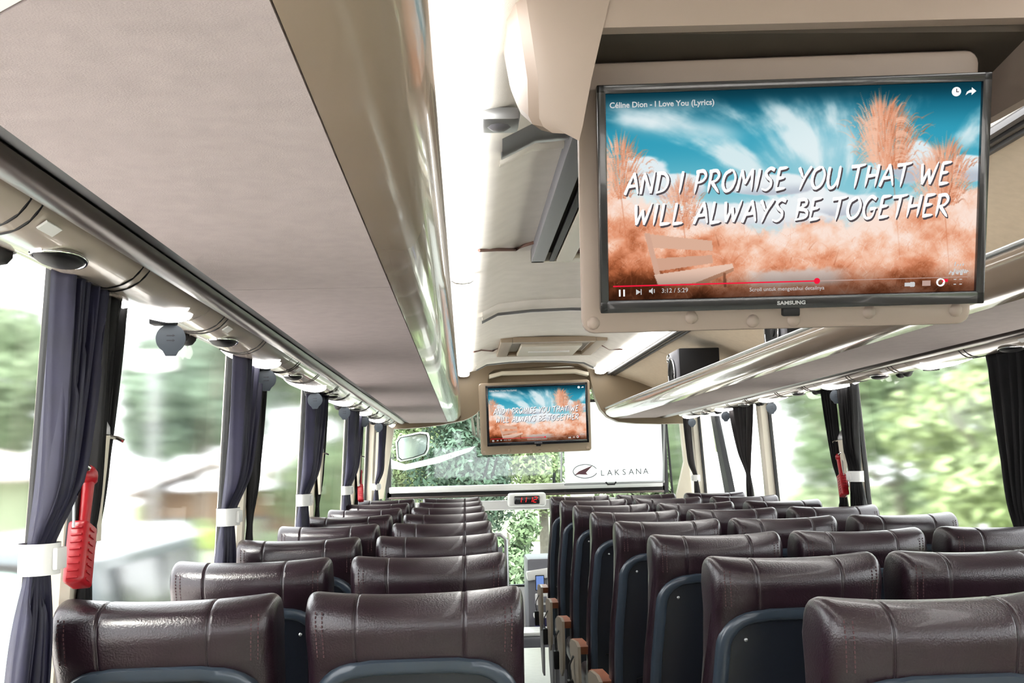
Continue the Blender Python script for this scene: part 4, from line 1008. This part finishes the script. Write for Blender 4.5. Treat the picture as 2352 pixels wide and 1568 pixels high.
def crown_mesh(seed, n_, rx, rz, leaf, m, clumps=14):
    R = np.random.default_rng(seed); cs = R.normal(0, 1, (clumps, 3)); cs /= np.linalg.norm(cs, axis=1)[:, None]; cs *= (R.random(clumps)**.5)[:, None]*np.array([rx, rx, rz])*.75
    cr = R.uniform(.28, .5, clumps)*rx
    k = R.integers(0, clumps, n_); d = R.normal(0, 1, (n_, 3)); d /= np.linalg.norm(d, axis=1)[:, None]
    p = cs[k]+d*(cr[k]*(R.random(n_)**.35))[:, None]
    nrm = d+R.normal(0, .5, (n_, 3)); nrm /= np.linalg.norm(nrm, axis=1)[:, None]
    a = np.cross(nrm, R.normal(0, 1, (n_, 3))); a /= np.linalg.norm(a, axis=1)[:, None]; b = np.cross(nrm, a)
    sz = leaf*R.uniform(.6, 1.3, n_)[:, None]
    v = np.stack([p-a*sz, p+b*sz*.42, p+a*sz, p-b*sz*.42], 1).reshape(-1, 3)
    me = bpy.data.meshes.new('crown'); me.from_pydata(v.tolist(), [], np.arange(4*n_).reshape(-1, 4).tolist()); me.materials.append(m); return me
CROWN = {}
def tree(x, y, h, rx, label, m=0, seed=1, leaf=.14, n_=5000, group=None, trunk=.11, rz=None, low=.35, cat='tree'):
    th = thing('tree', label, cat, (x, y, GZ), group)
    key = (seed, m, leaf, n_, rx, rz)
    if key not in CROWN: CROWN[key] = crown_mesh(seed, n_, rx, rz or h*(1-low)/2*1.1, leaf, LEAF[m])
    c = bpy.data.objects.new('crown', CROWN[key]); C.objects.link(c); c.parent = th; c.location = (0, 0, h*(.5+low/2)); c['kind'] = 'stuff'
    R = random.Random(seed*31+int(x*10)); mb_ = MB(); lean = R.uniform(-.08, .08)
    mb_.tube([(0, 0, -.05), (lean*h*.2, 0, h*.22), (lean*h*.5, R.uniform(-.1, .1), h*.5), (lean*h*.7, 0, h*.78)], [trunk*1.2, trunk, trunk*.75, trunk*.3], 9)
    for i in range(4):
        z0 = h*R.uniform(.32, .6); an = R.uniform(0, 6.28); L = rx*R.uniform(.5, .9)
        mb_.tube([(lean*z0, 0, z0), (lean*z0+L*.5*math.cos(an), L*.5*math.sin(an), z0+h*.10), (lean*z0+L*math.cos(an), L*math.sin(an), z0+h*.26)], [trunk*.5, trunk*.35, trunk*.12], 7)
    mb_.obj('trunk', BARK, th, 60)
    return th
def bush(x, y, r, h, label, m, seed, leaf=.10, n_=2600, group=None):
    th = thing('bush', label, 'bush', (x, y, GZ), group)
    key = ('b', seed, m, leaf, n_, r, h)
    if key not in CROWN: CROWN[key] = crown_mesh(seed, n_, r, h*.6, leaf, LEAF[m], 10)
    c = bpy.data.objects.new('crown', CROWN[key]); C.objects.link(c); c.parent = th; c.location = (0, 0, h*.5); c['kind'] = 'stuff'
    mb_ = MB()
    for i in range(3): mb_.tube([(0, 0, -.05), (.1*math.cos(i*2.1), .1*math.sin(i*2.1), h*.3), (.3*r*math.cos(i*2.1), .3*r*math.sin(i*2.1), h*.7)], [.03, .022, .012], 6)
    mb_.obj('stem', BARK, th, 60)
# left: house, low wall, parked van, trees
wallw = mat('white_render', lin((150, 164, 136)), .9, noise=.03, scale=3); lime = mat('lime_paint', lin((116, 136, 58)), .8); roofm = mat('pale_roof_sheet', lin((160, 152, 148)), .7); grey = mat('grey_sheet', lin((66, 74, 82)), .7)
th = thing('garden_wall', 'long low white garden wall with lime green coping, left of the bus', 'wall', (-5.6, 13.2, GZ))
MB().box((0, 0, .75), (5.2, .18, 1.5)).obj('wall_panel', wallw, th, None)
for i in range(4): MB().box((-1.95+i*1.3, 0, 1.62), (1.28, .24, .22), .02).obj('coping', lime, th, 30)
for i in range(3): MB().box((-1.3+1.3*i, -.1, .75), (.03, .02, 1.5)).obj('pilaster', wallw, th, None)
def house(name, x, y, w_, d, h, label, roofc, ridge, n_sheets=8, wallc=None):
    th = thing('house', label, 'house', (x, y, GZ))
    MB().box((0, 0, h/2), (w_, d, h)).obj('wall', wallc or wallw, th, None)
    for sgn in (-1, 1):
        for i in range(n_sheets):
            y0, y1 = -d/2-.4+i*(d+.8)/n_sheets, -d/2-.4+(i+1)*(d+.8)/n_sheets-.03
            MB().prism([(sgn*(w_/2+.5), y0, h-.15), (0, y0, h+ridge), (0, y0, h+ridge+.06), (sgn*(w_/2+.5), y0, h-.09)], (0, y1-y0, 0)).obj('roof_sheet', roofc, th, None)
    for sx in (-.25, .25):
        f = MB().box((sx*w_, -d/2-.02, h*.55), (w_*.22, .06, h*.35)).obj('window', grey, th, None)
        MB().box((sx*w_, -d/2-.055, h*.55), (w_*.18, .02, h*.30)).obj('pane', M['chrome'], f, None)
    return th
house('h', -11.0, 19.4, 7.0, 5, 2.5, 'white house with pale sheet roof behind the low garden wall', roofm, .75)
house('h2', -11.5, 12.2, 5.5, 4, 2.2, 'grey shed with dark roof at the far left behind the nearest curtain', grey, 1.1, wallc=grey)
house('h3', -5.4, 24.6, 3.2, 2.6, 2.0, 'small pale hut with sheet roof beyond the second left curtain', roofm, .6, wallc=mat('brown_render', lin((112, 92, 74)), .9))
def van(x, y, label):
    th = thing('van', label, 'van', (x, y, GZ)); vb = mat('van_paint', lin((80, 88, 94)), .3, coat=.3)
    sec_ = [(-.85, .35), (-.88, .9), (-.84, 1.15), (-.72, 1.85), (-.60, 1.98), (.60, 1.98), (.72, 1.85), (.84, 1.15), (.88, .9), (.85, .35)]
    def rg(yy, k, zk): return [(a*k, yy, .35+(b-.35)*zk) for a, b in sec_]
    MB().loft([rg(-1.9, .92, .9), rg(-1.82, 1, 1), rg(1.0, 1, 1), rg(1.7, .97, .62), rg(2.35, .9, .5)]).obj('body', vb, th, 30)
    arch = lambda w_, h_: [(-w_, 0), (-w_, h_*.6)]+[(-w_*math.cos(q), h_*.6+h_*.4*math.sin(q)) for q in np.linspace(.2, math.pi-.2, 9)]+[(w_, h_*.6), (w_, 0)]
    fr_ = MB().prism([(a, -1.93, 1.05+b) for a, b in arch(.72, .82)], (0, .04, 0)).obj('rear_window', M['rubber'], th, 30)
    MB().prism([(a, -1.945, 1.10+b) for a, b in arch(.63, .72)], (0, .02, 0)).obj('pane', mat('van_glass', lin((150, 176, 172)), .1), fr_, 30)
    for i, (y0, y1) in enumerate(((-1.5, -.5), (-.4, .75))):
        f2 = MB().prism([(.845, y0, 1.15), (.845, y1, 1.15), (.745, y1-.05, 1.78), (.745, y0+.05, 1.78)], (.03, 0, .004)).obj('side_window', M['tvblack'], th, 30)
    for sx in (-1, 1):
        for yy in (-1.15, 1.45):
            wl = MB().cyl((sx*.70, yy, .33), (sx*.89, yy, .33), .33, n=24).obj('wheel', M['rubber'], th, 40)
            MB().cyl((sx*.88, yy, .33), (sx*.90, yy, .33), .19, n=16).obj('hub', M['alu'], wl, 40)
        MB().box((sx*.72, -1.93, .95), (.14, .04, .26), .01).obj('tail_lamp', M['red'], th, 30)
    MB().box((0, -1.95, .50), (1.7, .12, .2), .04).obj('bumper', M['black'], th, 40)
van(-3.25, 9.3, 'pale grey van with arched rear window parked left of the bus')
sg = at(352, 828, y=17.0)
th = thing('street_sign', 'white sign board with red lettering beyond the nearest left window', 'sign', (sg.x, 17, GZ))
MB().box((0, 0, sg.z-GZ), (.55, .04, .30)).obj('board', M['white'], th, None)
MB().box((0, -.025, sg.z-GZ+.03), (.32, .01, .06)).obj('red_bar', M['red'], th, None); MB().cyl((0, .05, 0), (0, .05, sg.z-GZ+.1), .04).obj('post', M['alu'], th, 40)
TL = [(-10.6, 26, 6.4, 2.2, 3), (-5.0, 20.5, 5.6, 1.7, 4), (-4.6, 28, 8.5, 2.2, 4), (-13.5, 29, 8, 2.6, 3), (-3.4, 35, 9.5, 2.6, 3), (-8.5, 35, 9, 2.8, 4), (-15.5, 20, 7, 2.2, 3)]
for i, (x, y, h, r, m_) in enumerate(TL):
    tree(x, y, h, r, 'leafy green tree outside the left windows, %s going towards the windscreen' % ORD[i], m_, 10+i % 3, .10, 15000, 'trees left of the bus')
TR = [(6.8, 9.3, 4.6, 1.6, 1), (10.4, 11.5, 5.2, 1.9, 0), (7.4, 14.2, 5.0, 1.8, 1), (11.6, 16.6, 5.6, 2.1, 0), (8.0, 19.6, 5.4, 2.0, 0), (12.2, 22.4, 6.0, 2.2, 1), (9.0, 26, 6.2, 2.3, 0), (16.4, 19, 6.2, 2.3, 1), (15, 13, 5.6, 2.1, 0)]
for i, (x, y, h, r, m_) in enumerate(TR):
    tree(x, y, h, r, 'light green tree with grey trunk outside the right windows, %s from the camera' % ORD[i], m_, 20+i % 3, .09, 9000, 'trees right of the bus', low=.15)
for i in range(11):
    bush(4.9+(i % 2)*.3+i*.05, 8.6+i*1.9, .75, 1.7, 'rounded green bush along the right side of the bus, number %s from the back' % (ORD[i] if i < 9 else ('tenth', 'eleventh')[i-9]), i % 2, 40+i % 2, .07, 4000, 'bushes right of the bus')
# ahead of the bus: sharp foliage behind the windscreen
TF = [(-2.5, 22, 4.6, 1.5, 0), (.4, 22.6, 4.9, 1.6, 2), (3.2, 22, 4.6, 1.5, 0), (-1.2, 25.6, 5.0, 1.6, 1), (1.9, 26.2, 5.4, 1.7, 1), (6.0, 29.5, 5.0, 1.7, 0), (-1.0, 29.5, 6.0, 1.9, 2)]
for i, (x, y, h, r, m_) in enumerate(TF):
    tree(x, y, h, r, 'dark green leafy tree ahead of the windscreen, %s of its row' % ORD[i], m_, 30+i % 3, .075, 16000, 'trees ahead of the bus', low=.1)
for i in range(7):
    bush(-4.6+i*1.35, 18.4+(i % 2)*.5, .62, 1.8, 'leafy bush on the verge ahead of the bus, %s from the left' % ORD[i], (1, 0, 1)[i % 3], 50+i % 2, .06, 5000, 'bushes ahead of the bus')
# fence on the right
th = thing('wire_fence', 'grey wire fence with posts outside the right windows', 'fence', (3.9, 8, GZ))
for i in range(5): MB().cyl((0, i*2.4, 0), (0, i*2.4, 1.9), .035, n=8).obj('post', M['alu'], th, 40)
for k2 in range(7): MB().tube([(0, 0, .25+k2*.26), (0, 9.6, .25+k2*.26)], .008, 5).obj('wire', M['alu'], th, 40)
